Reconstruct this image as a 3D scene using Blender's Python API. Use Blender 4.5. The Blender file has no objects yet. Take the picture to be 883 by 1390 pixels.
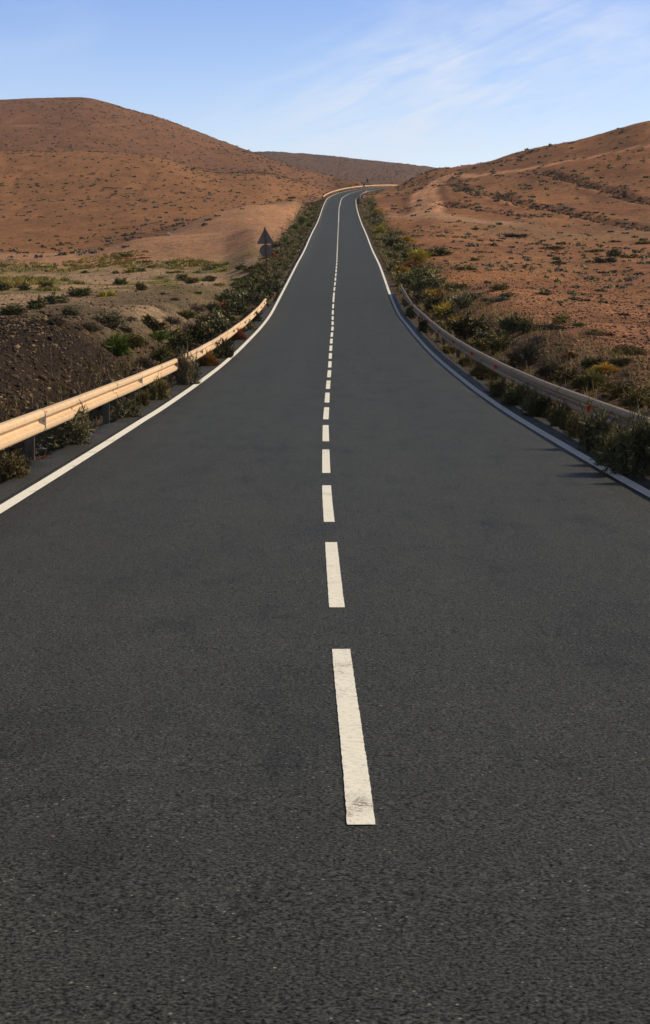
import bpy, math, random
import numpy as np
from mathutils import Vector, Matrix
random.seed(7)
rng = np.random.default_rng(11)
C = bpy.context.scene.collection
F, U0, VH = 2280.0, 441.5, 400.0          # focal length in photo pixels, optical column, horizon row

# ------------------------------------------------------------------ helpers
def tag(o, label=None, cat=None, group=None, kind=None):
    if label: o['label'] = label
    if cat: o['category'] = cat
    if group: o['group'] = group
    if kind: o['kind'] = kind
    return o

def mesh_from(name, V, Fc, smooth=False):
    me = bpy.data.meshes.new(name)
    V = np.asarray(V, dtype=np.float32)
    if isinstance(Fc, np.ndarray):
        n, k = Fc.shape
        me.vertices.add(len(V)); me.vertices.foreach_set('co', V.ravel())
        me.loops.add(n * k); me.loops.foreach_set('vertex_index', Fc.astype(np.int32).ravel())
        me.polygons.add(n)
        me.polygons.foreach_set('loop_start', np.arange(0, n * k, k, dtype=np.int32))
        me.polygons.foreach_set('loop_total', np.full(n, k, dtype=np.int32))
        me.update(calc_edges=True); me.validate()
    else:
        me.from_pydata([tuple(v) for v in V], [], Fc); me.update()
    if smooth:
        me.polygons.foreach_set('use_smooth', np.ones(len(me.polygons), dtype=bool))
    return me

def link(name, me, mats=(), parent=None, loc=None):
    o = bpy.data.objects.new(name, me); C.objects.link(o)
    for m in (mats if isinstance(mats, (list, tuple)) else [mats]):
        if me and m and m.name not in [x.name for x in me.materials if x]: me.materials.append(m)
    if parent: o.parent = parent
    if loc is not None: o.location = loc
    return o

def pchip(x, y, xi):
    x = np.asarray(x, float); y = np.asarray(y, float); xi = np.asarray(xi, float)
    h = np.diff(x); d = np.diff(y) / h
    m = np.zeros(len(x))
    for i in range(1, len(x) - 1):
        if d[i-1] * d[i] > 0:
            w1 = 2*h[i] + h[i-1]; w2 = h[i] + 2*h[i-1]
            m[i] = (w1 + w2) / (w1/d[i-1] + w2/d[i])
    m[0] = d[0]; m[-1] = d[-1]
    k = np.clip(np.searchsorted(x, xi) - 1, 0, len(x) - 2)
    xi = np.clip(xi, x[0], x[-1])
    t = (xi - x[k]) / h[k]
    return ((2*t**3 - 3*t**2 + 1)*y[k] + (t**3 - 2*t**2 + t)*h[k]*m[k]
            + (-2*t**3 + 3*t**2)*y[k+1] + (t**3 - t**2)*h[k]*m[k+1])

_perm = np.random.default_rng(3).random((256, 256))
def vnoise(x, y):
    xi = np.floor(x).astype(int); yi = np.floor(y).astype(int)
    fx = x - xi; fy = y - yi
    fx = fx*fx*(3-2*fx); fy = fy*fy*(3-2*fy)
    a = _perm[xi & 255, yi & 255]; b = _perm[(xi+1) & 255, yi & 255]
    c = _perm[xi & 255, (yi+1) & 255]; d = _perm[(xi+1) & 255, (yi+1) & 255]
    return (a*(1-fx)+b*fx)*(1-fy) + (c*(1-fx)+d*fx)*fy - 0.5
def fbm(x, y, o=4):
    s = 0; a = 1.0
    for i in range(o):
        s = s + a*vnoise(x*2**i + 17.3*i, y*2**i + 5.7*i); a *= .5
    return s
def sstep(a, b, x):
    t = np.clip((x-a)/(b-a), 0, 1); return t*t*(3-2*t)

# ------------------------------------------------------------------ road alignment (distance ahead, sideways, height below/above eye)
R = np.array([(-80,.3,-1.2),(-20,.25,-1.75),(0,.17,-1.9),(6.2,.134,-1.96),(9.7,.093,-2.05),(14.7,.053,-2.17),(19.7,.019,-2.24),
 (24.7,.013,-2.28),(29.7,.012,-2.31),(34.7,.035,-2.33),(39.7,.061,-2.32),(49.7,.133,-2.24),(59.7,.196,-2.08),(69.7,.27,-1.83),
 (79.7,.36,-1.52),(89.7,.41,-1.15),(106,.55,-.12),(122,.75,1.07),(141,.97,2.47),(172,1.26,4.53),(209,1.60,7.33),(275,2.23,12.06),
 (352,3.0,18.5),(400,3.86,22.8),(440,6.0,26.3),(473,9.85,29.3),(510,16.,32.4),(550,26.5,35.3),(600,45,37.5),(680,88,38.5),(900,240,42)])
def road_x(Y): return pchip(R[:,0], R[:,1], Y)
def road_z(Y): return pchip(R[:,0], R[:,2], Y)
def road_h(Y):
    Y = np.asarray(Y, float); return np.arctan2(road_x(Y+1)-road_x(Y-1), 2.0)
def rp(Y, off, dz=0.0):
    h = road_h(Y); return np.stack([road_x(Y)+off*np.cos(h), Y-off*np.sin(h), road_z(Y)+dz], -1)

# ------------------------------------------------------------------ terrain: height table by direction and distance
COL = {
 -2600: "5:900 30:560 60:450 120:400 250:350 400:290 600:240 900:215 1200:215 2500:260 6000:300",
 -600: "24:600 30:560 42:480 55:440 80:410 120:390 170:370 240:345 330:318 420:285 520:248 620:222 700:225 820:200 950:178 1100:160 1250:165 1500:190 2500:260 6000:320",
 0: "24:610 30:575 38:500 48:443 60:427 80:410 110:393 150:376 190:358 230:347 270:341 330:325 420:282 520:236 600:208 640:208 700:213 800:190 950:158 1100:137 1200:138 1500:190 2500:260 6000:320",
 100: "24:620 30:585 40:505 50:441 60:427 80:411 110:394 150:377 190:360 225:344 270:344 330:322 420:278 520:234 600:207 650:209 700:212 780:194 950:155 1100:135 1250:137 1500:190 2500:260 6000:320",
 200: "24:650 30:600 40:510 50:455 60:432 80:412 110:393 150:374 190:350 230:323 270:325 340:307 420:272 520:236 610:211 660:213 720:211 800:197 950:168 1100:155 1250:162 1500:200 2500:260 6000:320",
 300: "24:650 40:515 55:452 70:430 90:408 110:393 150:371 190:343 240:308 280:288 310:292 360:298 420:275 500:255 620:238 700:228 800:214 950:197 1080:189 1300:202 1600:218 2500:260 6000:320",
 350: "24:650 50:480 70:438 90:415 110:398 130:374 160:348 200:321 250:297 300:279 330:284 380:288 450:272 550:250 700:230 900:211 1000:207 1150:216 1350:228 1700:205 2000:218 2500:260 6000:320",
 400: "24:640 60:466 80:434 110:399 150:352 200:322 250:302 300:281 330:273 355:276 400:285 470:280 560:262 700:240 900:227 1000:230 1150:240 1400:228 1700:208 2000:216 2500:260 6000:320",
 450: "24:640 60:466 110:397 200:323 300:290 400:268 450:270 520:272 600:267 750:247 850:240 950:245 1150:247 1400:231 1700:212 2000:220 2500:260 6000:320",
 484: "24:640 60:466 110:397 200:323 300:290 400:267 450:262 520:261 600:260 700:250 760:248 850:253 1150:250 1400:233 1700:216 2000:223 2500:260 6000:320",
 510: "24:640 60:466 110:397 200:323 300:289 400:269 450:261 500:254 545:251 600:256 700:256 850:256 1150:250 1400:235 1700:218 2000:225 2500:260 6000:320",
 540: "24:640 80:436 110:396 150:352 200:322 260:301 300:289 350:277 400:265 450:257 500:251 545:248 600:253 700:258 850:259 1150:250 1400:236 1700:221 2000:228 2500:260 6000:320",
 600: "24:620 50:500 65:464 80:435 100:405 130:368 170:335 220:308 300:278 400:252 470:240 530:232 600:240 800:262 1150:262 1400:245 1700:229 2000:234 2500:260 6000:320",
 700: "24:610 35:552 40:525 50:476 60:450 80:419 120:378 180:335 240:308 300:275 370:243 430:222 480:212.5 540:225 800:270 1150:275 1700:262 2500:270 6000:320",
 800: "20:640 26:585 32:538 40:500 50:469 65:439 90:412 130:375 190:335 240:313 290:275 350:236 410:205 460:190 520:205 800:260 1700:275 2500:280 6000:330",
 883: "20:640 24:600 28:557 34:522 45:485 60:452 85:420 120:385 180:342 235:316 280:275 330:232 385:193 440:167 500:180 800:250 1700:280 2500:290 6000:330",
 1400: "20:620 30:555 60:455 120:388 200:328 280:240 350:180 440:118 550:130 800:200 1700:280 2500:300 6000:340",
 3200: "10:700 30:520 60:440 120:390 200:340 350:280 600:260 1000:280 2500:320 6000:360"}
def parse(s):
    a = np.array([[float(q) for q in p.split(':')] for p in s.split()])
    d = a[:,0]; z = (VH - a[:,1])*d/F
    return np.log(d), z
Ys = [-80,-60,-45,-32,-22,-15,-10,-6,-3,0.]
y = 2.0
while y < 3300:
    Ys.append(y)
    y += max(.14, (.011 if y < 1300 else .05)*y)
Ys = np.array(Ys)
tin = np.arange(-.205, .2051, .0017)
tout = [ .205 + .006*(1.17**k - 1)/.17 for k in range(1, 36)]
tout = np.array([t for t in tout if t < 2.6])
T = np.concatenate([-tout[::-1], tin, tout])
W = np.maximum(Ys, 0) + 8.0
X = T[None,:]*W[:,None]; Y = np.repeat(Ys[:,None], len(T), 1)
cu = sorted(COL); ct = np.array([(u-U0)/F for u in cu])
ld = np.log(np.maximum(Ys, 20.0))
tab = np.stack([pchip(*parse(COL[u]), np.maximum(ld, parse(COL[u])[0][0])) for u in cu], 0)
for j, Yv in enumerate(Ys):
    if Yv < 20: tab[:, j] = np.minimum(tab[:, j], -2.0)*1.0
base = np.zeros_like(X)
for j in range(len(Ys)):
    tt = X[j]/max(Ys[j], 20.0)
    base[j] = pchip(ct, tab[:, j], np.clip(tt, ct[0], ct[-1]))
# landform relief
dist = np.maximum(Y, 5)
amp = np.clip((Y-60)/300, 0, 1)
relief = (1.7*amp*fbm(X/70+3, Y/110+9, 4) + .55*np.clip((Y-25)/60, 0, 1)*fbm(X/11, Y/14+3, 4)
          + .16*fbm(X/1.7, Y/1.9, 3)*np.clip(90/dist, 0, 1))
# rills running down the far slopes
rill = np.abs(fbm(X/26+40+Y/300, Y/160+2, 3))
relief -= .45*np.exp(-rill/.09)*np.clip((Y-330)/150, 0, 1)
Z = base + relief
# right hand slope: eroded ledges crossing the hill (traced on the ground)
def table_z(u, d):
    cols = np.array([float(pchip(*parse(COL[c]), np.log([d]))[0]) for c in cu])
    return float(pchip(ct, cols, np.array([(u-U0)/F]))[0])
def hit(u, v, lo=22, hi=1500):
    d = lo
    while d < hi:
        if VH - table_z(u, d)*F/d <= v: break
        d *= 1.012
    return ((u-U0)*d/F, d)
def polydist(pts):
    D = np.full(X.shape, 1e9)
    for (ax, ay), (bx, by) in zip(pts[:-1], pts[1:]):
        dx, dy = bx-ax, by-ay; L = dx*dx+dy*dy+1e-9
        t = np.clip(((X-ax)*dx + (Y-ay)*dy)/L, 0, 1)
        D = np.minimum(D, np.hypot(X-ax-t*dx, Y-ay-t*dy))
    return D
ledge = [[(612,252),(645,262),(680,270),(720,280),(770,290),(835,303),(883,312)],
         [(737,236),(762,244),(800,255),(850,268),(883,277)],
         [(600,276),(640,284),(690,292),(720,296)]]
track = [[(575,292),(584,280),(574,268),(583,256),(596,245),(612,238)], [(540,297),(575,292),(640,299),(680,302)],
         [(612,240),(640,241),(700,235),(738,228),(800,217),(883,201)]]
D_led = np.minimum.reduce([polydist([hit(*p) for p in q]) for q in ledge])
D_led = D_led + 1.2*fbm(X/5, Y/7, 3)
D_trk = polydist([hit(*p) for p in track[0]])
D_trk2 = polydist([hit(*p) for p in track[1]])
D_trk3 = polydist([hit(*p) for p in track[2]])
D_trk4 = polydist([hit(*p) for p in [(-20,172),(60,171),(120,170.5),(165,169)]])
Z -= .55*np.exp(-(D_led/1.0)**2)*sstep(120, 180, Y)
Z += .2*np.exp(-((D_led-2.6)/1.4)**2)*sstep(120, 180, Y)
# road corridor
RX, RZ, RH = road_x(Ys)[:,None], road_z(Ys)[:,None], road_h(Ys)[:,None]
off = (X - RX)*np.cos(RH)
aoff = np.abs(off)
lf = off < 0
inner = np.where(lf, 3.95, 4.15)
verge_drop = np.where(aoff < inner, -.16, -.10 - np.where(lf, .16, .03)*(aoff-inner)
              - .04*fbm(X/.5, Y/.7, 3))
near = sstep(130, 60, Y)
verge_drop = verge_drop - near*np.where(lf, .32*np.maximum(aoff-5.0, 0)*sstep(5,7,aoff), 0)
wout = np.where(lf, 8.5, 7.6)
Wt = sstep(inner+.55, wout, aoff)
Wt = np.where((Y > 600), sstep(8, 30, aoff), Wt)
Wt = np.where(Y < 18, sstep(5, 12, aoff), Wt)
Z = (RZ + verge_drop)*(1-Wt) + Z*Wt
NR, NC = X.shape

def ground(x, yv):
    """height of the ground sheet under a point (bilinear on the grid)"""
    x = np.asarray(x, float); yv = np.asarray(yv, float)
    j = np.clip(np.searchsorted(Ys, yv)-1, 0, NR-2)
    fy = (yv-Ys[j])/(Ys[j+1]-Ys[j])
    def row(jj):
        tt = x/W[jj]; i = np.clip(np.searchsorted(T, tt)-1, 0, NC-2)
        f = (tt-T[i])/(T[i+1]-T[i]); return Z[jj, i]*(1-f)+Z[jj, i+1]*f
    return row(j)*(1-fy)+row(j+1)*fy
def pix(u, v, lo=21.0, hi=1500):
    """where the line of sight through a photo pixel meets the ground sheet"""
    ds = lo*1.004**np.arange(0, int(math.log(hi/lo)/math.log(1.004)))
    zz = ground((u-U0)*ds/F, ds)
    vv = VH - zz*F/ds
    k = np.argmax(vv <= v)
    if vv[k] > v: return None
    d = float(ds[k]); return ((u-U0)*d/F, d, float(zz[k]))

# ------------------------------------------------------------------ node material helper
def mat(name, rough=.8, color=(.5,.5,.5), metallic=0, spec=.3):
    m = bpy.data.materials.new(name); m.use_nodes = True
    nt = m.node_tree; b = nt.nodes['Principled BSDF']
    b.inputs['Base Color'].default_value = (*color, 1); b.inputs['Roughness'].default_value = rough
    b.inputs['Metallic'].default_value = metallic; b.inputs['Specular IOR Level'].default_value = spec
    return m, nt, b
def N(nt, t, **kw):
    n = nt.nodes.new(t)
    for k, v in kw.items():
        if k.startswith('_'): n.inputs[k[1:].replace('_', ' ')].default_value = v
        else: setattr(n, k, v)
    return n
def L(nt, a, b): nt.links.new(a, b)
def noise(nt, vec, scale, detail=4, rough=.6):
    n = N(nt, 'ShaderNodeTexNoise'); n.inputs['Scale'].default_value = scale
    n.inputs['Detail'].default_value = detail; n.inputs['Roughness'].default_value = rough
    if vec is not None: L(nt, vec, n.inputs['Vector'])
    return n
def ramp(nt, fac, stops):
    r = N(nt, 'ShaderNodeValToRGB'); e = r.color_ramp.elements
    while len(e) < len(stops): e.new(.5)
    for k, (p, c) in enumerate(stops):
        e[k].position = p; e[k].color = (*c, 1) if len(c) == 3 else c
    L(nt, fac, r.inputs['Fac']); return r
def mix(nt, mode, fac, a, b):
    n = N(nt, 'ShaderNodeMix', data_type='RGBA', blend_type=mode)
    if isinstance(fac, (int, float)): n.inputs[0].default_value = fac
    else: L(nt, fac, n.inputs[0])
    for k, q in ((6, a), (7, b)):
        if isinstance(q, tuple): n.inputs[k].default_value = (*q, 1)
        else: L(nt, q, n.inputs[k])
    return n.outputs[2]
def bump(nt, h, strength, dist, bsdf, prev=None):
    n = N(nt, 'ShaderNodeBump'); n.inputs['Strength'].default_value = strength; n.inputs['Distance'].default_value = dist
    L(nt, h, n.inputs['Height'])
    if prev: L(nt, prev, n.inputs['Normal'])
    L(nt, n.outputs[0], bsdf.inputs['Normal']); return n.outputs[0]
def coords(nt, scale=(1,1,1)):
    g = N(nt, 'ShaderNodeNewGeometry')
    m = N(nt, 'ShaderNodeMapping'); m.inputs['Scale'].default_value = scale
    L(nt, g.outputs['Position'], m.inputs['Vector']); return m.outputs[0]

# --- earth material: colour comes from the ground's own zones (attribute) times stone-scale variation
m_earth, nt, b = mat('earth', .95, spec=.12)
P = coords(nt)
at = N(nt, 'ShaderNodeAttribute'); at.attribute_name = 'soil'
n1 = noise(nt, P, 22, 5, .75); n2 = noise(nt, P, 1.3, 5, .65); n3 = noise(nt, P, .07, 4, .6)
vo = N(nt, 'ShaderNodeTexVoronoi'); vo.inputs['Scale'].default_value = 9; L(nt, P, vo.inputs['Vector'])
vo2 = N(nt, 'ShaderNodeTexVoronoi'); vo2.inputs['Scale'].default_value = 2.3; L(nt, P, vo2.inputs['Vector'])
c = mix(nt, 'MULTIPLY', 1.0, at.outputs['Color'], ramp(nt, n1.outputs[0], [(.3,(.5,.5,.52)),(.5,(1,1,1)),(.7,(1.5,1.45,1.4))]).outputs[0])
c = mix(nt, 'MULTIPLY', .9, c, ramp(nt, n2.outputs[0], [(.32,(.62,.6,.6)),(.5,(1,1,1)),(.68,(1.28,1.25,1.2))]).outputs[0])
n4 = noise(nt, P, .55, 5, .75)
c = mix(nt, 'MULTIPLY', .9, c, ramp(nt, n4.outputs[0], [(.30,(.55,.56,.58)),(.44,(.95,.95,.95)),(.6,(1.06,1.05,1.04)),(.75,(1.25,1.2,1.15))]).outputs[0])
c = mix(nt, 'MULTIPLY', .8, c, ramp(nt, n3.outputs[0], [(.35,(.8,.8,.84)),(.5,(1,1,1)),(.66,(1.16,1.1,1.02))]).outputs[0])
hs = N(nt, 'ShaderNodeSeparateColor'); L(nt, vo.outputs['Color'], hs.inputs[0])
c = mix(nt, 'MULTIPLY', .8, c, ramp(nt, hs.outputs[0], [(.1,(.55,.55,.58)),(.5,(1,1,1)),(.9,(1.55,1.45,1.35))]).outputs[0])
L(nt, c, b.inputs['Base Color'])
p = bump(nt, n2.outputs[0], .6, .25, b)
p = bump(nt, vo.outputs['Distance'], .8, .05, b, p)
p = bump(nt, n1.outputs[0], .7, .04, b, p)

# --- asphalt
def asphalt_mat(name, dark, light):
    m, nt, b = mat(name, .55, spec=.38)
    b.inputs['Sheen Weight'].default_value = .10; b.inputs['Sheen Roughness'].default_value = .5; b.inputs['Sheen Tint'].default_value = (.97,1,.80,1)
    P = coords(nt)
    a1 = noise(nt, P, 160, 3, .8); a2 = noise(nt, P, 70, 5, .8)
    st = noise(nt, coords(nt, (1.0,.05,1)), 1.1, 3, .5)     # lengthways wear
    bl = noise(nt, coords(nt, (1,.35,1)), 2.1, 6, .7)
    vo = N(nt, 'ShaderNodeTexVoronoi'); vo.inputs['Scale'].default_value = 66; L(nt, P, vo.inputs['Vector'])
    sc = N(nt, 'ShaderNodeSeparateColor'); L(nt, vo.outputs['Color'], sc.inputs[0])
    c = mix(nt, 'MIX', ramp(nt, sc.outputs[0], [(.0,(0,0,0)),(1,(1,1,1))]).outputs[0], dark, light)
    c = mix(nt, 'MULTIPLY', 1, c, ramp(nt, a2.outputs[0], [(.34,(.10,.10,.10)),(.44,(.75,.75,.75)),(.56,(1.15,1.15,1.15)),(.68,(2.1,2.1,2.0))]).outputs[0])
    c = mix(nt, 'MULTIPLY', 1, c, ramp(nt, st.outputs[0], [(.3,(.82,.82,.83)),(.5,(1,1,1)),(.7,(1.14,1.14,1.12))]).outputs[0])
    c = mix(nt, 'MULTIPLY', 1, c, ramp(nt, bl.outputs[0], [(.33,(.45,.45,.45)),(.45,(.9,.9,.9)),(.62,(1.15,1.15,1.13))]).outputs[0])
    gx_ = N(nt, 'ShaderNodeSeparateXYZ'); L(nt, P, gx_.inputs[0])
    wv = N(nt, 'ShaderNodeMath', operation='MULTIPLY'); L(nt, gx_.outputs[0], wv.inputs[0]); wv.inputs[1].default_value = 3.6
    wc = N(nt, 'ShaderNodeMath', operation='COSINE'); L(nt, wv.outputs[0], wc.inputs[0])
    wm = N(nt, 'ShaderNodeMath', operation='MULTIPLY_ADD'); L(nt, wc.outputs[0], wm.inputs[0]); wm.inputs[1].default_value = -.5; wm.inputs[2].default_value = .5
    c = mix(nt, 'MULTIPLY', .6, c, ramp(nt, wm.outputs[0], [(0,(.84,.84,.84)),(1,(1.14,1.14,1.13))]).outputs[0])
    # pale chips in the aggregate
    chip = ramp(nt, sc.outputs[1], [(.982,(0,0,0)),(.99,(1,1,1))]).outputs[0]
    near = ramp(nt, vo.outputs['Distance'], [(.25,(1,1,1)),(.45,(0,0,0))]).outputs[0]
    cm = mix(nt, 'MULTIPLY', 1, chip, near)
    tint = mix(nt, 'MIX', sc.outputs[2], (.30,.30,.27), (.38,.29,.2))
    c = mix(nt, 'MIX', cm, c, tint)
    L(nt, c, b.inputs['Base Color'])
    blf = ramp(nt, bl.outputs[0], [(.33,(.6,.6,.6)),(.45,(.92,.92,.92)),(.62,(1.05,1.05,1.05))])
    pit = ramp(nt, a2.outputs[0], [(.40,(.0,.0,.0)),(.50,(.06,.06,.06)),(.63,(.19,.19,.19))])
    L(nt, mix(nt, 'MULTIPLY', 1, pit.outputs[0], blf.outputs[0]), b.inputs['Sheen Weight'])
    pit2 = ramp(nt, a2.outputs[0], [(.40,(.02,.02,.02)),(.52,(.36,.36,.36)),(.64,(.8,.8,.8))])
    L(nt, pit2.outputs[0], b.inputs['Specular IOR Level'])
    p = bump(nt, vo.outputs['Distance'], .75, .006, b)
    p = bump(nt, a2.outputs[0], 1.0, .012, b, p)
    p = bump(nt, a1.outputs[0], .6, .004, b, p)
    return m, nt, b
m_asph, _, _ = asphalt_mat('asphalt', (.0015,.0016,.0011), (.030,.0305,.0225))
m_shld, _, _ = asphalt_mat('shoulder_asphalt', (.002,.0019,.0014), (.024,.022,.016))

# --- road paint with cracks and worn spots showing the asphalt
m_paint, nt, b = mat('road_paint', .7, spec=.3)
P = coords(nt)
w1 = noise(nt, P, 130, 4, .75); w2 = noise(nt, coords(nt, (1,.6,1)), 3.0, 4, .65); w3 = noise(nt, coords(nt, (1,1.8,1)), 28, 4, .7)
s1 = N(nt, 'ShaderNodeMath', operation='MULTIPLY_ADD'); L(nt, w1.outputs[0], s1.inputs[0]); s1.inputs[1].default_value = .7; L(nt, w2.outputs[0], s1.inputs[2])
s2 = N(nt, 'ShaderNodeMath', operation='MULTIPLY_ADD'); L(nt, w3.outputs[0], s2.inputs[0]); s2.inputs[1].default_value = .6; L(nt, s1.outputs[0], s2.inputs[2])
wear = N(nt, 'ShaderNodeMapRange'); wear.inputs['From Min'].default_value = 1.27; wear.inputs['From Max'].default_value = 1.42; L(nt, s2.outputs[0], wear.inputs['Value'])
pc = mix(nt, 'MIX', w2.outputs[0], (.80,.765,.66), (.90,.88,.80))
pc = mix(nt, 'MULTIPLY', 1, pc, ramp(nt, w3.outputs[0], [(.32,(.66,.65,.60)),(.48,(1,1,1)),(.7,(1.05,1.05,1.05))]).outputs[0])
L(nt, mix(nt, 'MIX', wear.outputs[0], pc, (.16,.145,.115)), b.inputs['Base Color'])
bump(nt, w3.outputs[0], .5, .006, b)

# --- galvanised rail with warm dust
def metal_mat(name, c1, c2, rough=.55, met=.15, sc=6, vary=0):
    m, nt, b = mat(name, rough, metallic=met, spec=.4)
    P = coords(nt); n = noise(nt, P, sc, 5, .7); n2 = noise(nt, coords(nt, (1,1,8)), 3, 4, .7)
    c = mix(nt, 'MIX', ramp(nt, n.outputs[0], [(.35,(0,0,0)),(.65,(1,1,1))]).outputs[0], c1, c2)
    c = mix(nt, 'MULTIPLY', .2 if vary else .7, c, ramp(nt, n2.outputs[0], [(.3,(.8,.78,.75)),(.5,(1,1,1)),(.7,(1.06,1.06,1.06))]).outputs[0])
    if vary:
        oi = N(nt, 'ShaderNodeObjectInfo'); mr = N(nt, 'ShaderNodeMapRange'); L(nt, oi.outputs['Random'], mr.inputs['Value'])
        mr.inputs['To Min'].default_value = 1-vary; mr.inputs['To Max'].default_value = 1+vary
        hv = N(nt, 'ShaderNodeHueSaturation'); L(nt, c, hv.inputs['Color']); L(nt, mr.outputs[0], hv.inputs['Value']); c = hv.outputs[0]
        n5 = noise(nt, P, 38, 4, .7)
        c = mix(nt, 'MULTIPLY', .8, c, ramp(nt, n5.outputs[0], [(.28,(.62,.58,.52)),(.42,(1,1,1)),(.7,(1.05,1.05,1.05))]).outputs[0])
    L(nt, c, b.inputs['Base Color']); bump(nt, n.outputs[0], .15, .003, b); return m
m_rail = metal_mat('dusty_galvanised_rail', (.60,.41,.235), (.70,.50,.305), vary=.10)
m_rail_shaded = metal_mat('shade_darkened_galvanised_rail', (.23,.165,.095), (.33,.24,.145), vary=.08)  # shaded copy of the rail: darkness of its unlit face put into the colour
m_post = metal_mat('galvanised_post', (.055,.043,.033), (.11,.09,.072), .55, .3)
m_bolt = metal_mat('dark_bolt', (.10,.09,.08), (.2,.18,.16), .5, .5)
m_grey = metal_mat('grey_reflector', (.33,.37,.42), (.42,.46,.52), .35)
m_dark = metal_mat('dark_navy_sheet', (.018,.025,.04), (.03,.04,.06), .4)
m_spole = metal_mat('rusty_brown_pole', (.09,.035,.02), (.16,.07,.04), .7, .2)
m_sback = metal_mat('grey_sign_back', (.085,.083,.085), (.14,.135,.14), .5, .3, 3)
m_red, _, _ = mat('red_reflector', .35, (.75,.045,.012))
m_sred, _, _ = mat('sign_red', .45, (.50,.04,.04))
m_swhite, _, _ = mat('sign_white', .5, (.70,.70,.72))
m_sblue, _, _ = mat('sign_blue', .45, (.03,.09,.40))
m_black, _, _ = mat('sign_black', .5, (.03,.03,.03))
m_stonew, _, _ = mat('pale_stone', .8, (.75,.73,.70))
m_litter, _, _ = mat('grey_plastic', .4, (.35,.38,.45))

def rock_mat(name, a, bb):
    m, nt, b = mat(name, .9, spec=.2)
    at = N(nt, 'ShaderNodeAttribute'); at.attribute_name = 'rnd'
    c = mix(nt, 'MIX', at.outputs['Fac'], a, bb)
    n = noise(nt, coords(nt), 30, 4, .7)
    c = mix(nt, 'MULTIPLY', 1, c, ramp(nt, n.outputs[0], [(.3,(.6,.6,.6)),(.5,(1,1,1)),(.7,(1.4,1.4,1.4))]).outputs[0])
    L(nt, c, b.inputs['Base Color']); bump(nt, n.outputs[0], .5, .02, b); return m
m_rock = rock_mat('dark_basalt_rubble', (.012,.009,.006), (.24,.16,.09))
m_rockr = rock_mat('rusty_gravel', (.075,.038,.024), (.36,.20,.12))

# --- ground colours by place
U = U0 + F*X/np.maximum(Y, 20)
def colmix(a, b, w): return a*(1-w[..., None]) + np.asarray(b)[None,None,:]*w[..., None]
S = np.zeros(X.shape+(3,)); S[:] = (.30,.168,.10)
left = sstep(4, -6, off)
nz = fbm(X/30, Y/45, 4); nz2 = fbm(X/7+9, Y/10, 4)
# left side
Lc = np.zeros_like(S); Lc[:] = (.225,.112,.052)                                  # front red hill
Lc = colmix(Lc, (.180,.088,.046), sstep(610, 680, Y + 20*nz))                     # higher hill behind
Lc = colmix(Lc, (.120,.070,.046), sstep(1050, 1250, Y)*sstep(260, 360, U))          # far ridge
tan_edge = 262 + 55*sstep(150, 400, U) + 14*nz
Lc = colmix(Lc, (.35,.195,.112), sstep(tan_edge+14, tan_edge-10, Y))               # tan shoulder of ground beside the road
Lc = colmix(Lc, (.27,.16,.095), sstep(235, 200, Y+10*nz)*sstep(.02, .10, nz2)*.7)
Lc = colmix(Lc, (.29,.205,.128), sstep(185, 150, Y + 14*nz))                     # dusty plain
green = sstep(-.22, .0, fbm(X/9+4, Y/16+1, 4))*sstep(95, 112, Y)*sstep(185, 150, Y)
Lc = colmix(Lc, (.125,.115,.028), green)
Lc = colmix(Lc, (.30,.155,.085), .7*sstep(4.5, 1.5, D_trk4))
Lc = colmix(Lc, (.10,.07,.045), sstep(60, 48, Y + 3*nz2)*sstep(.0,-.2, nz2)*.6)
Lc = colmix(Lc, (.10,.07,.044), .9*sstep(66, 54, Y + 5*nz2))
bank = sstep(58, 50, Y + 4*nz2 + 5*sstep(170, 260, U))*sstep(-42, -34, off + 6*nz2)
Lc = colmix(Lc, (.024,.015,.010), bank)                                          # dark rubble bank
# right side
Rc = np.zeros_like(S); Rc[:] = (.275,.132,.062)
Rc = colmix(Rc, (.245,.125,.062), sstep(-.05, .12, nz))
Rc = colmix(Rc, (.21,.13,.072), sstep(40, 5, np.abs(Y-232+8*nz))*sstep(560, 700, U)*.8)
Rc = colmix(Rc, (.26,.125,.066), sstep(110, 60, Y))
Rc = colmix(Rc, (.19,.088,.048), sstep(.0, .2, nz2)*.6)
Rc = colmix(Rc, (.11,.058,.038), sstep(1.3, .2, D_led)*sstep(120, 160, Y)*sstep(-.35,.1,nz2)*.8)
trk = np.maximum(sstep(3.6, 2.2, D_trk + .8*nz2), sstep(2.3, 1.1, D_trk3))
Rc = colmix(Rc, (.56,.30,.17), trk*(.58+.38*np.abs(np.cos(np.clip(D_trk,0,4)*1.6))))
Rc = colmix(Rc, (.13,.06,.035), .6*np.exp(-((D_trk-4.0)/.7)**2)*(D_trk3 > 6))
Rc = colmix(Rc, (.36,.225,.14), sstep(5, 1.8, D_trk2 + 1.2*nz2)*.8)
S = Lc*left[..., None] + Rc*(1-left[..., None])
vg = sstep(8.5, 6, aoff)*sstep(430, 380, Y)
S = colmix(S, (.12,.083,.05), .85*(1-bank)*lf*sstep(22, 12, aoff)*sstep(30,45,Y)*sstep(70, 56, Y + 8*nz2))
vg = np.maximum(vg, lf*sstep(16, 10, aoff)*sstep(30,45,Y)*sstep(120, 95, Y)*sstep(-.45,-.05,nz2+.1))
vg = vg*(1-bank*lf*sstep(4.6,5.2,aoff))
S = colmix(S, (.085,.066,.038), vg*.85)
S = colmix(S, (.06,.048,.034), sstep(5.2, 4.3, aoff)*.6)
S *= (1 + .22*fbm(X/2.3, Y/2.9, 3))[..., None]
S = np.clip(S, .01, 1)

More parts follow.
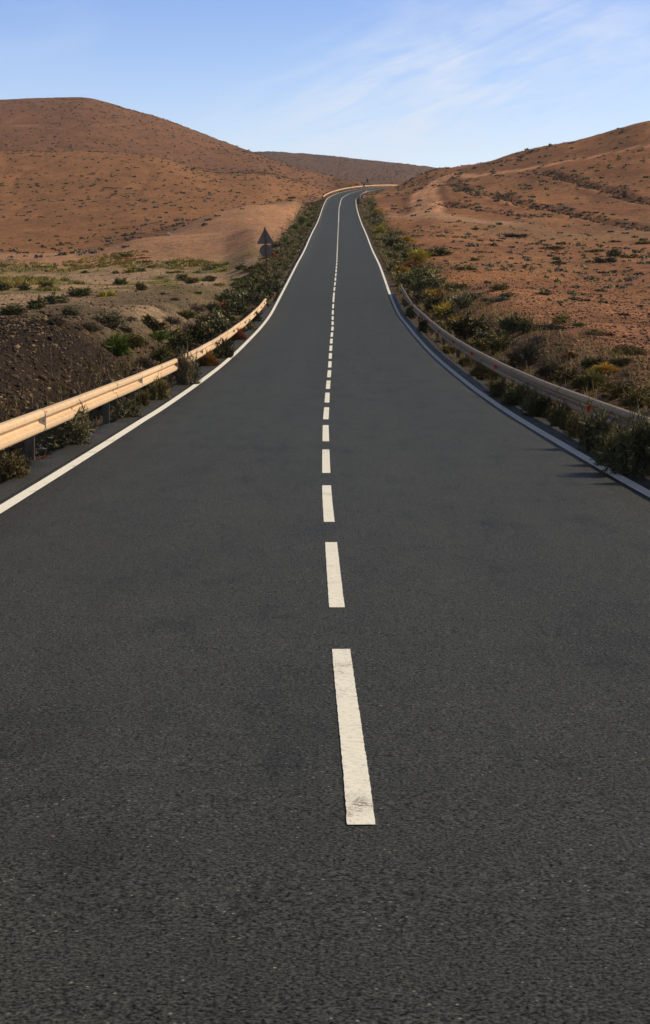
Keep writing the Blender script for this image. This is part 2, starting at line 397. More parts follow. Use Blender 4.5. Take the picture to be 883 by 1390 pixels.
# --- cut the sheet into the named pieces of land
Vall = np.stack([X, Y, Z], -1).reshape(-1, 3)
idx = np.arange(NR*NC).reshape(NR, NC)
quads = np.stack([idx[:-1,:-1], idx[:-1,1:], idx[1:,1:], idx[1:,:-1]], -1).reshape(-1, 4)
def cen(A): return .25*(A[:-1,:-1]+A[:-1,1:]+A[1:,1:]+A[1:,:-1]).reshape(-1)
cY, cO, cU, cT, cB = cen(Y), cen(off), cen(U), cen(trk), cen(bank)
tedge = cen(tan_edge)
zone = np.full(len(quads), 0)                                   # 0 ground
zone[(cO > 8) & (cY > 262)] = 1                                 # right_hillside
zone[(cO < 8) & (cY > tedge) & (cO < -9)] = 2                   # left_hill
zone[(cY > 1150) | ((cY > 700) & (cO > -60) & (cU > 500))] = 3  # far_ridge
zone[(cT > .5) & (cO > 5) & (cY < 600)] = 4                     # dirt_track
zone[(cB > .5) & (cO < -5) & (cY > 20)] = 5                     # rubble_bank
# vertex normals of the whole sheet, so the pieces meet without a seam
gy = np.gradient(Z, axis=0)/np.gradient(Y, axis=0); dxx = np.gradient(X, axis=1)
gx = np.gradient(Z, axis=1)/dxx
gy = gy - gx*(T[None,:]*np.where(Ys[:,None] > 0, 1.0, 0.0))
Nrm = np.stack([-gx, -gy, np.ones_like(gx)], -1); Nrm /= np.linalg.norm(Nrm, axis=-1, keepdims=True)
Nrm = Nrm.reshape(-1, 3); Sf = S.reshape(-1, 3)
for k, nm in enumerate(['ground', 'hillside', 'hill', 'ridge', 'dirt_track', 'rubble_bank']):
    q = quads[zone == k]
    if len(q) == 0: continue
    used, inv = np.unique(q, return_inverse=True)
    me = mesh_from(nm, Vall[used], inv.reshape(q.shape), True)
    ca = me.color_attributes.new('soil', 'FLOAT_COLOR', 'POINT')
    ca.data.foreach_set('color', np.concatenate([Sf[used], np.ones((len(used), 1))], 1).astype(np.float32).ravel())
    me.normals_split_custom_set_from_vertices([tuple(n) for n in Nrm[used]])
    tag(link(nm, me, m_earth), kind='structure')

# ------------------------------------------------------------------ road, shoulders, markings
road_root = bpy.data.objects.new('road', None); C.objects.link(road_root); tag(road_root, kind='structure')
ry = np.concatenate([np.arange(-70, 0, 5.), np.arange(0, 130, .75), np.arange(130, 640, 2.5)])
def strip(Yv, o1, o2, dz, wob=0, wob2=0, thick=0, seed=0.):
    Yv = np.asarray(Yv, float); h = road_h(Yv)
    if o1 < -3.9: o1 = -3.95 + .40*sstep(92, 104, Yv)
    if o2 > 4.0: o2 = 4.06 - .30*sstep(100, 116, Yv)
    e1 = o1 + wob*fbm(Yv/.9+seed, Yv*0+3+seed, 3); e2 = o2 + wob2*fbm(Yv/.9+seed+9, Yv*0+7+seed, 3)
    if wob and np.max(np.abs(o2-o1)) < .12:
        e1 = o1 + wob*fbm(Yv/.03+seed, Yv*0+3, 2); e2 = o2 + wob*fbm(Yv/.03+seed, Yv*0+9, 2)
    cols = []
    def pt(o, d): return np.stack([road_x(Yv)+o*np.cos(h), Yv-o*np.sin(h), road_z(Yv)+d], -1)
    ncr = 1 if np.max(np.abs(o2-o1)) < 1 else 6
    if thick: cols.append(pt(e1-.04, dz-thick))
    for k in range(ncr+1): cols.append(pt(e1+(e2-e1)*k/ncr, dz))
    if thick: cols.append(pt(e2+.04, dz-thick))
    P = np.stack(cols, 1); n, m = P.shape[:2]; ii = np.arange(n*m).reshape(n, m)
    q = np.stack([ii[:-1,:-1], ii[:-1,1:], ii[1:,1:], ii[1:,:-1]], -1).reshape(-1, 4)
    return P.reshape(-1, 3), q
v, q = strip(ry, -3.52, 3.74, 0, 0, 0, .10)
link('road_surface', mesh_from('road_surface', v, q, True), m_asph, road_root)
yy = np.concatenate([np.arange(-70, 2, 5.), np.arange(2, 150, .3), np.arange(150, 420, 2.5)])
for o1, o2, sd in ((-3.95, -3.45, 0.), (3.68, 4.06, 50.)):
    v, q = strip(yy, o1, o2, -.006, .16 if o1 < 0 else 0, 0 if o1 < 0 else .14, .12, sd)
    link('paved_shoulder', mesh_from('paved_shoulder', v, q, True), m_shld, road_root)
lim = ry < 610
v, q = strip(ry[lim], -3.45, -3.30, .004); link('edge_line', mesh_from('edge_line', v, q, True), m_paint, road_root)
v, q = strip(ry[lim], 3.53, 3.68, .004); link('edge_line', mesh_from('edge_line', v, q, True), m_paint, road_root)
# centre line: 3.5 m strokes every 5 m, solid before the bend
def cx(Yv): return 0
starts = [6.2 + 5*k for k in range(0, 60)]
kk = 0
for s0 in starts:
    e0 = s0 + 3.5
    if s0 > 268: break
    if 99 < s0 < 106: e0 = s0 + 5.0
    n = 140 if s0 < 12 else (60 if s0 < 24 else 8)
    wb = .0035 if s0 < 24 else 0
    v, q = strip(np.linspace(s0, min(e0, s0+5), n), -.052, .052, .0045, wb, wb, 0, s0)
    link('centre_line_dash', mesh_from('centre_line_dash', v, q, True), m_paint, road_root)
v, q = strip(np.arange(270, 352, 2.), -.055, .055, .0045); link('centre_line', mesh_from('centre_line', v, q, True), m_paint, road_root)
v, q = strip(np.arange(350, 600, 2.), .03, .16, .0045); link('centre_line', mesh_from('centre_line', v, q, True), m_paint, road_root)

# ------------------------------------------------------------------ small solid builder
class MB:
    def __init__(s): s.v, s.f = [], []
    def box(s, c, d, M=None):
        n = len(s.v)
        for sx in (-1,1):
            for sy in (-1,1):
                for sz in (-1,1):
                    p = Vector((c[0]+sx*d[0]/2, c[1]+sy*d[1]/2, c[2]+sz*d[2]/2))
                    s.v.append(tuple(M @ p if M else p))
        for f in ((0,1,3,2),(4,6,7,5),(0,4,5,1),(2,3,7,6),(0,2,6,4),(1,5,7,3)): s.f.append(tuple(n+i for i in f))
        return s
    def prism(s, pts, y0, y1, M=None):        # pts in (x,z), extruded in y
        n = len(s.v); k = len(pts)
        for yv in (y0, y1):
            for (x, z) in pts:
                p = Vector((x, yv, z)); s.v.append(tuple(M @ p if M else p))
        s.f.append(tuple(n+i for i in range(k))); s.f.append(tuple(n+k+i for i in reversed(range(k))))
        for i in range(k): s.f.append((n+i, n+k+i, n+k+(i+1)%k, n+(i+1)%k))
        return s
    def build(s, name, m, parent=None, smooth=False, loc=None):
        return link(name, mesh_from(name, np.array(s.v), s.f, smooth), m, parent, loc)
def disc(r, n=28, cx=0, cz=0): return [(cx+r*math.cos(2*math.pi*i/n), cz+r*math.sin(2*math.pi*i/n)) for i in range(n)]

# ------------------------------------------------------------------ guardrails
PROF = [(-.004,.150),(.003,.158),(.014,.158),(.054,.150),(.073,.133),(.082,.112),(.084,.086),(.083,.066),(.074,.056),(.008,.024),(.001,.014),(.0,0)]
PROF = PROF + [(a, -z) for a, z in reversed(PROF[:-1])]
def guardrail(label, side, o0, y0, y1, top, refl=None, material=None, step=4.0, posts=True, low_end=0, group=None, phase=0.0, bulge=None, faces=None, hide=()):
    """side: +1 stands right of the traffic, its face looks left"""
    root = bpy.data.objects.new('guardrail', None); C.objects.link(root)
    tag(root, label, 'guardrail', group); base = rp(np.array(y0), o0)
    root.location = base
    bx, by, bz = root.location
    def P3(Yv, out, z):      # out = metres towards the road
        o = o0 - side*out
        if bulge: o += bulge(Yv)
        p = rp(np.array(Yv), o); return (float(p[0])-bx, float(p[1])-by, float(p[2])+z-bz)
    H = lambda Yv: top(Yv) - .166
    ys = []; yv = y0
    while yv < y1 - .5: ys.append(yv); yv += step
    for i, a in enumerate(ys):
        b2 = min(a + step + .16, y1)
        nn = 5; V = []; Fc = []
        lap = .009 if i % 2 else 0.0
        for j in range(nn):
            t = a + (b2-a)*j/(nn-1)
            for sgn in (0, -.005):
                for (o_, z_) in PROF:
                    V.append(P3(t, .10 + o_ + sgn + lap, H(t) + z_ + (0 if sgn == 0 else 0)))
        m = len(PROF)
        for j in range(nn-1):
            for lay in (0, 1):
                s0 = j*2*m + lay*m; s1 = (j+1)*2*m + lay*m
                for k in range(m-1):
                    fc = (s0+k, s0+k+1, s1+k+1, s1+k)
                    Fc.append(fc if (lay == 0) == (side > 0) else fc[::-1])
            for k in (0, m-1):
                Fc.append((j*2*m+k, j*2*m+m+k, (j+1)*2*m+m+k, (j+1)*2*m+k))
        for j in (0, nn-1):
            for k in range(m-1):
                Fc.append((j*2*m+k, j*2*m+k+1, j*2*m+m+k+1, j*2*m+m+k))
        nb0 = len(Fc)
        if y0 < 60:      # splice bolt heads are part of the beam
            mb = MB()
            for z_ in (.118, -.118, .045, -.045):
                for dy in (.05, .13):
                    c0 = P3(a+dy, .10 + (.078 if abs(z_) > .05 else .045) + lap, H(a+dy)+z_)
                    mb.box(c0, (.012, .02, .02))
            Fc += [tuple(len(V)+q for q in f) for f in mb.f]; V += mb.v
        me = mesh_from('beam', np.array(V), Fc, False)
        me.materials.append(material); me.materials.append(m_bolt)
        for pp in me.polygons[nb0:]: pp.material_index = 1; pp.use_smooth = False
        link('beam', me, (), root)
    if posts:
        for i, a in enumerate(ys):
            yp = a + phase
            g = P3(yp, -.02, 0); ct_ = P3(yp, -.02, top(yp)+.005)
            hd = float(road_h(np.array(yp)))
            M = Matrix.Translation((g[0], g[1], 0)) @ Matrix.Rotation(-hd, 4, 'Z')
            mb = MB(); zb, zt = g[2]-.75, ct_[2]
            hgt = zt-zb; zc = (zt+zb)/2
            mb.box((0,-.028,zc), (.12,.005,hgt), M).box((.0575,0,zc), (.005,.05,hgt), M).box((-.0575,0,zc), (.005,.05,hgt), M)
            mb.build('post', m_post, root)
            mb = MB(); hz = P3(yp, 0, H(yp))[2]
            mb.box((-side*.085,0,hz+.06), (.045,.10,.30), M)
            mb.build('spacer', m_post, root)
    if refl:
        for yr in refl:
            c0 = P3(yr, .165, H(yr))
            hd = float(road_h(np.array(yr)))
            M = Matrix.Translation(c0) @ Matrix.Rotation(-hd, 4, 'Z')
            mb = MB()
            # trapezoid bracket plate standing across the valley of the beam, facing along the road
            s_ = -side
            mb.prism([(-.060*s_, -.045), (.035*s_, -.100), (.035*s_, .100), (-.060*s_, .045)], -.0025, .0025, M)
            fo = faces(yr) if faces else m_red
            r_ = mb.build('reflector', fo, root)
            MB().prism(disc(.010, 8, -.005*s_, 0), -.012, -.0026, M).build('rivet', m_bolt, r_)
    return root
topL = lambda Yv: .70 - .10*min(1, max(0, (Yv-34)/40)) - .08*min(1, max(0, (Yv-85)/12))
topR = lambda Yv: .62
reflL = [23.1 + 4*k*2 for k in range(-1, 10)]
guardrail('long pale beige guardrail beside the rubble bank, its face in full sun', -1, -4.05, 3.1, 97.2, topL,
          [15.1, 23.1, 35.1, 43.1, 51.1, 59.1, 67.1, 75.1, 83.1, 91.1, 95.1], m_rail, group=None, faces=lambda yv: m_grey)
reflR = [27.4, 43.2, 50.8, 58.8, 66.8, 74.6, 82.4, 90.2, 98.0]
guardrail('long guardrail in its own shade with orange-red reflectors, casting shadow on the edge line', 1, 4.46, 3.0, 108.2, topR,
          reflR, m_rail_shaded, faces=lambda yv: m_red)
guardrail('distant pale guardrail curving round the outside of the hilltop bend', -1, -4.3, 396, 606, lambda Yv: .80, None, m_rail, step=6.0)
guardrail('short pale guardrail on the inside of the hilltop bend', 1, 4.75, 398, 450, lambda Yv: .75, None, m_rail, step=6.0)

# ------------------------------------------------------------------ signs
def sign_root(name, label, cat, x, yv, lean=0, group=None):
    o = bpy.data.objects.new(name, None); C.objects.link(o)
    z = float(ground(np.array([x]), np.array([yv]))[0])
    o.location = (x, yv, z); o.rotation_euler = (0, lean, 0); tag(o, label, cat, group); return o
# triangle over disc, seen from behind
d0 = 126.0
sx = (363.0-U0)*d0/F
s0 = sign_root('road_sign', 'back of a grey triangle sign mounted over a grey round sign on a rusty pole', 'road sign', sx, d0, math.radians(-2.6))
gz = s0.location.z
ztop = (VH-308.5)*d0/F - gz
MB().box((0,0,(ztop-.4)/2), (.10,.06,ztop+.4)).build('pole', m_spole, s0)
s_ = 1.34; hh = s_*.866
zt0 = ztop - .02
def tri(s, h, top, rr=.06):
    pts = []
    for (cx_, cz_, a0) in ((0, top-rr*2, 90), (-s/2+rr*1.73, top-h+rr, 210), (s/2-rr*1.73, top-h+rr, 330)):
        for a in (-60,-30,0,30,60):
            t = math.radians(a0+a); pts.append((cx_+rr*math.cos(t), cz_+rr*math.sin(t)))
    return pts
tp = MB().prism(tri(s_, 1.22, zt0), .05, .054).build('triangle_plate', m_sback, s0)
MB().prism(tri(s_-.02, 1.2, zt0-.01), .0565, .0585).build('plate_front', m_sred, tp)
rpz = zt0 - 1.22 - .04 - .47
dp = MB().prism(disc(.475, 32, 0, rpz), .05, .054).build('round_plate', m_sback, s0)
MB().prism(disc(.465, 32, 0, rpz), .0565, .0585).build('plate_front', m_sred, dp)
for zc in (zt0-.75, rpz):
    MB().box((0,.043,zc), (.5,.012,.05)).build('clamp', m_bolt, s0)

def glyph(mb, ch, x0, z0, w, h, t, yv):
    seg = {'4': ('ul','ur','mid','lr'), '0': ('top','bot','ul','ur','ll','lr')}[ch]
    for s in seg:
        if s in ('top','mid','bot'):
            zc = z0 + {'top': h-t/2, 'mid': h/2, 'bot': t/2}[s]; mb.box((x0+w/2, yv, zc), (w, .004, t))
        else:
            xc = x0 + (t/2 if s[1] == 'l' else w-t/2); zc = z0 + (h*.75 if s[0] == 'u' else h*.25); mb.box((xc, yv-.0015, zc), (t, .004, h/2))
def speed_sign(label, x, yv, zc_abs, r, group=None, blue=False):
    s = sign_root('speed_limit_sign', label, 'road sign', x, yv, 0, group)
    zc = zc_abs - s.location.z
    topz = zc + (r+.45 if blue else r-.05)
    MB().box((0,.03,(topz-.4)/2), (.07,.05,topz+.4)).build('pole', m_post, s)
    pl = MB().prism(disc(r, 32, 0, zc), -.012, -.002).build('round_plate', m_sred, s)
    MB().prism(disc(r*.68, 32, 0, zc), -.016, -.0125).build('white_face', m_swhite, pl)
    mb = MB(); h = r*.62; w = h*.5
    glyph(mb, '4', -w-.03*r/.45, zc-h/2, w, h, h*.17, -.020); glyph(mb, '0', .03*r/.45, zc-h/2, w, h, h*.17, -.020)
    mb.build('number', m_black, pl)
    if blue:
        MB().box((0,-.006,zc+r+.26), (.62,.010,.46)).build('blue_plate', m_sblue, s)
    return s
dd = 325.0
speed_sign('round red-rimmed speed limit sign rising from the scrubby embankment', (424.2-U0)*dd/F, dd, (VH-269.3)*dd/F, .50)
speed_sign('round red-rimmed speed limit sign in front of the short inner guardrail', (495.2-U0)*dd/F, dd, (VH-266.8)*dd/F, .48)
dd = 430.0
speed_sign('small round sign under a blue plate beside the hilltop bend', (494.3-U0)*dd/F, dd, (VH-254.6)*dd/F, .46, blue=True)
# sign seen from behind past the bend
dd = 520.0; p0 = rp(np.array(dd), -5.2)
s = sign_root('road_sign', 'dark back of a narrow sign standing beyond the curved pale guardrail', 'road sign', float(p0[0]), float(p0[1]))
MB().box((0,0,1.2), (.09,.06,3.2)).build('pole', m_spole, s); MB().box((0,.05,2.45), (.50,.012,1.0)).build('plate', m_dark, s)
# dark hazard panel and kilometre stone where the inner rail starts
dd = 360.0; p0 = rp(np.array(dd), 3.95)
s = bpy.data.objects.new('hazard_marker', None); C.objects.link(s); s.location = p0
tag(s, 'low dark panel on short legs at the road edge before the bend', 'hazard marker')
MB().box((0,0,.75), (.72,.05,1.0)).build('panel', m_dark, s)
for xx in (-.22,.22): MB().box((xx,.05,.2), (.06,.05,.7)).build('leg', m_post, s)
p0 = pix(495.0, 286.5)
if p0:
    s = MB().prism([(-.2,0),(.2,0),(.2,.42),(.12,.55),(-.12,.55),(-.2,.42)], -.1, .1).build('kilometre_stone', m_stonew, None, loc=(p0[0], p0[1], p0[2]-.05))
    tag(s, 'small white milestone in the scrub near the dark hazard panel', 'milestone')

# crumpled litter below the rail
def blob(name, loc, r, m, label, cat, sc=(1,1,.6), seed=0):
    import bmesh
    bm = bmesh.new(); bmesh.ops.create_icosphere(bm, subdivisions=3, radius=r)
    rr = random.Random(seed); ox = rr.random()*50
    for vtx in bm.verts:
        n = float(fbm(np.array([vtx.co.x/r*1.7+ox]), np.array([vtx.co.y/r*1.7+vtx.co.z/r*2.3]), 4)[0])
        vtx.co *= 1 + .55*n
        vtx.co.x *= sc[0]; vtx.co.y *= sc[1]; vtx.co.z *= sc[2]
    me = bpy.data.meshes.new(name); bm.to_mesh(me); bm.free()
    return tag(link(name, me, m, None, loc), label, cat)
for (u, v_, r, lab) in ((60, 612, .10, 'crumpled grey plastic bag on the dirt behind the road edge'), (74, 616, .05, 'small crumpled pale wrapper beside the grey plastic bag')):
    q_ = pix(u, v_, 15)
    if q_: blob('litter', (q_[0], q_[1], q_[2]+r*.4), r, m_litter, lab, 'litter', seed=u)

# ------------------------------------------------------------------ plants
def leafmat(name, cols, trans=.0, stem=False):
    m, nt, b = mat(name, .85, spec=.12)
    at = N(nt, 'ShaderNodeAttribute'); at.attribute_name = 'rnd'
    oi = N(nt, 'ShaderNodeObjectInfo')
    k = len(cols)-1
    c = ramp(nt, at.outputs['Fac'], [(i/k, cc) for i, cc in enumerate(cols)]).outputs[0]
    hsv = N(nt, 'ShaderNodeHueSaturation'); L(nt, c, hsv.inputs['Color'])
    mr = N(nt, 'ShaderNodeMapRange'); L(nt, oi.outputs['Random'], mr.inputs['Value']); mr.inputs['To Min'].default_value = .475; mr.inputs['To Max'].default_value = .525
    L(nt, mr.outputs[0], hsv.inputs['Hue'])
    mul = N(nt, 'ShaderNodeMath', operation='MULTIPLY'); L(nt, oi.outputs['Random'], mul.inputs[0]); mul.inputs[1].default_value = 7.31
    fr = N(nt, 'ShaderNodeMath', operation='FRACT'); L(nt, mul.outputs[0], fr.inputs[0])
    mr2 = N(nt, 'ShaderNodeMapRange'); L(nt, fr.outputs[0], mr2.inputs['Value']); mr2.inputs['To Min'].default_value = .85; mr2.inputs['To Max'].default_value = 1.55
    L(nt, mr2.outputs[0], hsv.inputs['Value']); L(nt, hsv.outputs[0], b.inputs['Base Color'])
    return m
LM = {
 'greygreen': leafmat('grey_green_leaves', [(.04,.04,.018),(.11,.105,.052),(.20,.182,.10),(.38,.33,.20)]),
 'dark':  leafmat('dark_green_leaves', [(.028,.028,.012),(.062,.062,.024),(.12,.112,.045),(.25,.205,.09)]),
 'green': leafmat('bright_green_leaves', [(.035,.06,.012),(.07,.11,.022),(.12,.17,.035),(.2,.22,.05)]),
 'twiggy': leafmat('dry_grey_brown_twigs', [(.045,.032,.024),(.085,.062,.046),(.13,.10,.072),(.21,.165,.12)]),
 'yellow': leafmat('yellow_grass', [(.12,.09,.02),(.24,.18,.035),(.38,.28,.05),(.42,.34,.08)]),
 'olive': leafmat('olive_leaves', [(.055,.045,.018),(.13,.11,.04),(.20,.165,.06),(.31,.25,.10)]),
 'rust': leafmat('rust_brown_plant', [(.08,.03,.012),(.16,.06,.02),(.24,.10,.035),(.30,.15,.06)]),
 'ash': leafmat('ash_grey_plant', [(.045,.038,.029),(.08,.07,.055),(.12,.105,.083),(.18,.16,.13)]),
}
m_stem = metal_mat('woody_stem', (.07,.05,.035), (.13,.10,.07), .9, 0, 20)

def add_blade(V, Fc, Rn, p, d, l, w, r, rr):
    d = d/np.linalg.norm(d)
    s = np.cross(d, rr.normal(size=3)); s /= (np.linalg.norm(s)+1e-9)
    n = len(V)
    V += [p - s*w*.35, p + s*w*.35, p + d*l*.55 + s*w*.5, p + d*l, p + d*l*.55 - s*w*.5]
    Fc.append((n, n+1, n+2, n+3, n+4)); Rn.append(r)

def bush_mesh(name, seed, nst, nleaf, l, w, spread=1.0, up=.5, hgt=1.0, rad=.75, start=.25, lspread=.7, clump=9, stems=True):
    """plant about 1 m high: stems fan out from the root, blades and leaves along them. Returns (foliage mesh, stem mesh)"""
    rr = np.random.default_rng(seed)
    V, Fc, Rn = [], [], []; SV, SF = [], []
    # uneven outline: clump directions with their own reach
    cd = rr.normal(size=(clump, 3)); cd[:,2] = np.abs(cd[:,2])*up + .12
    cd /= np.linalg.norm(cd, axis=1)[:,None]; cr = rr.uniform(.55, 1.08, clump); cb = rr.uniform(-.25, .25, clump)
    root0 = rr.normal(size=(nst, 2))*.12*rad*spread
    for i in range(nst):
        k = rr.integers(clump)
        d = cd[k] + rr.normal(size=3)*.30; d[2] = abs(d[2]) + .05; d /= np.linalg.norm(d)
        reach = cr[k]*rr.uniform(.5, 1.08)
        end = np.array([d[0]*rad*reach, d[1]*rad*reach, d[2]*hgt*reach*1.02])
        st = np.array([root0[i,0], root0[i,1], -.03])
        bend = rr.normal(size=3)*.07; bend[2] += .10
        pts = [st + (end-st)*t + bend*4*t*(1-t) for t in np.linspace(0, 1, 5)]
        for j in range(4):
            a, b_ = pts[j], pts[j+1]; wd = .011*(1-.2*j)
            s = np.cross(b_-a, rr.normal(size=3)); s /= (np.linalg.norm(s)+1e-9); s2 = np.cross(b_-a, s); s2 /= (np.linalg.norm(s2)+1e-9)
            n = len(SV)
            for q_ in (a, b_):
                SV += [q_+s*wd, q_-s*wd*.5+s2*wd*.86, q_-s*wd*.5-s2*wd*.86]
            SF += [(n, n+1, n+4, n+3), (n+1, n+2, n+5, n+4), (n+2, n, n+3, n+5)]
        for j in range(nleaf):
            t = start + (1-start)*(j+rr.random())/nleaf
            f = t*4; a = min(int(f), 3); p_ = pts[a] + (pts[a+1]-pts[a])*(f-a)
            dirv = (pts[a+1]-pts[a]); dirv = dirv/np.linalg.norm(dirv) + rr.normal(size=3)*lspread
            if p_[2] < .02: continue
            add_blade(V, Fc, Rn, p_, dirv, l*rr.uniform(.6, 1.3), w*rr.uniform(.7, 1.3),
                      float(np.clip(.45 + cb[k] + rr.normal()*.2, 0, 1)), rr)
    V = np.array(V); V[:,2] = np.maximum(V[:,2], -.02)
    me = mesh_from(name, V, np.array(Fc))
    at = me.attributes.new('rnd', 'FLOAT', 'FACE'); at.data.foreach_set('value', np.array(Rn, dtype=np.float32))
    sm = mesh_from(name+'_stems', np.array(SV), np.array(SF)) if stems else None
    return me, sm

KIND = {  # kind: params for near / far meshes
 'bush':  dict(l=.085, w=.020, up=.75, hgt=.95, rad=.72, start=.30, lspread=.75),
 'fine':  dict(l=.10, w=.010, up=.9, hgt=1.0, rad=.66, start=.25, lspread=.55),
 'twig':  dict(l=.12, w=.007, up=.8, hgt=.9, rad=.70, start=.15, lspread=.65),
 'grass': dict(l=.30, w=.012, up=1.6, hgt=.9, rad=.50, start=.05, lspread=.25),
 'cushion': dict(l=.09, w=.018, up=.45, hgt=.75, rad=.85, start=.35, lspread=.8),
}
LOD = {'near': (260, 46, 1.15), 'mid': (130, 22, 2.0), 'far': (64, 12, 3.4)}
CACHE = {}
def proto(kind, colour, lod, var):
    key = (kind, colour, lod, var)
    if key in CACHE: return CACHE[key]
    bk = (kind, lod, var)
    if bk not in CACHE:
        n, k, sc = LOD[lod]; prm = dict(KIND[kind]); prm['l'] *= sc**.55; prm['w'] *= sc**1.1
        CACHE[bk] = bush_mesh(kind, hash_(bk), n, k, stems=(lod == 'near'), **prm)
    me, sm = CACHE[bk]
    me = me.copy(); me.materials.clear(); me.materials.append(LM[colour])
    if sm and not sm.materials: sm.materials.append(m_stem)
    CACHE[key] = (me, sm); return CACHE[key]
def hash_(t): return sum(ord(ch)*(i+3) for i, ch in enumerate(str(t))) % 99991

NAMES = {'bush': 'shrub', 'fine': 'shrub', 'twig': 'twiggy_shrub', 'grass': 'grass_tuft', 'cushion': 'cushion_plant'}
CATS = {'bush': 'shrub', 'fine': 'shrub', 'twig': 'shrub', 'grass': 'grass tuft', 'cushion': 'shrub'}
ADJ = {'greygreen': 'grey-green', 'dark': 'dark green', 'green': 'bright green', 'twiggy': 'dry brown', 'yellow': 'yellow', 'olive': 'olive', 'rust': 'rust-brown', 'ash': 'ash-grey'}
NOUN = {'bush': 'leafy shrub', 'fine': 'feathery shrub', 'twig': 'twiggy shrub', 'grass': 'grass tuft', 'cushion': 'low cushion plant'}
PL = []
def plant(x, yv, h, wd, kind, colour, where, label=None, group=None, sink=.04, z=None):
    """h, wd: metres high and wide"""
    lod = 'near' if yv < 62 else ('mid' if yv < 150 else 'far')
    var = random.randrange(3 if lod != 'near' else 2)
    me, sm = proto(kind, colour, lod, var)
    o = bpy.data.objects.new(NAMES[kind], me); C.objects.link(o)
    z = float(ground(np.array([x]), np.array([yv]))[0]) if z is None else z
    o.location = (x, yv, z - sink*h)
    r0 = 2*KIND[kind]['rad']
    o.scale = (wd/r0, wd/r0*random.uniform(.85,1.15), h)
    o.rotation_euler = (0, 0, random.uniform(0, 6.28))
    if sm:
        so = bpy.data.objects.new('stems', sm); C.objects.link(so); so.parent = o
    PL.append(dict(o=o, x=x, y=yv, h=h, w=wd, kind=kind, colour=colour, where=where, label=label, group=group))
    return o
def plant_px(u, v, wpx, hpx, kind, colour, where, label=None, lo=20.0):
    p_ = pix(u, v, lo)
    if not p_: return
    gh, gw = (1.12, 1.2) if hpx > 34 or kind == 'grass' else (1.28, 1.4)
    return plant(p_[0], p_[1], gh*hpx*p_[1]/F, gw*wpx*p_[1]/F, kind, colour, where, label)

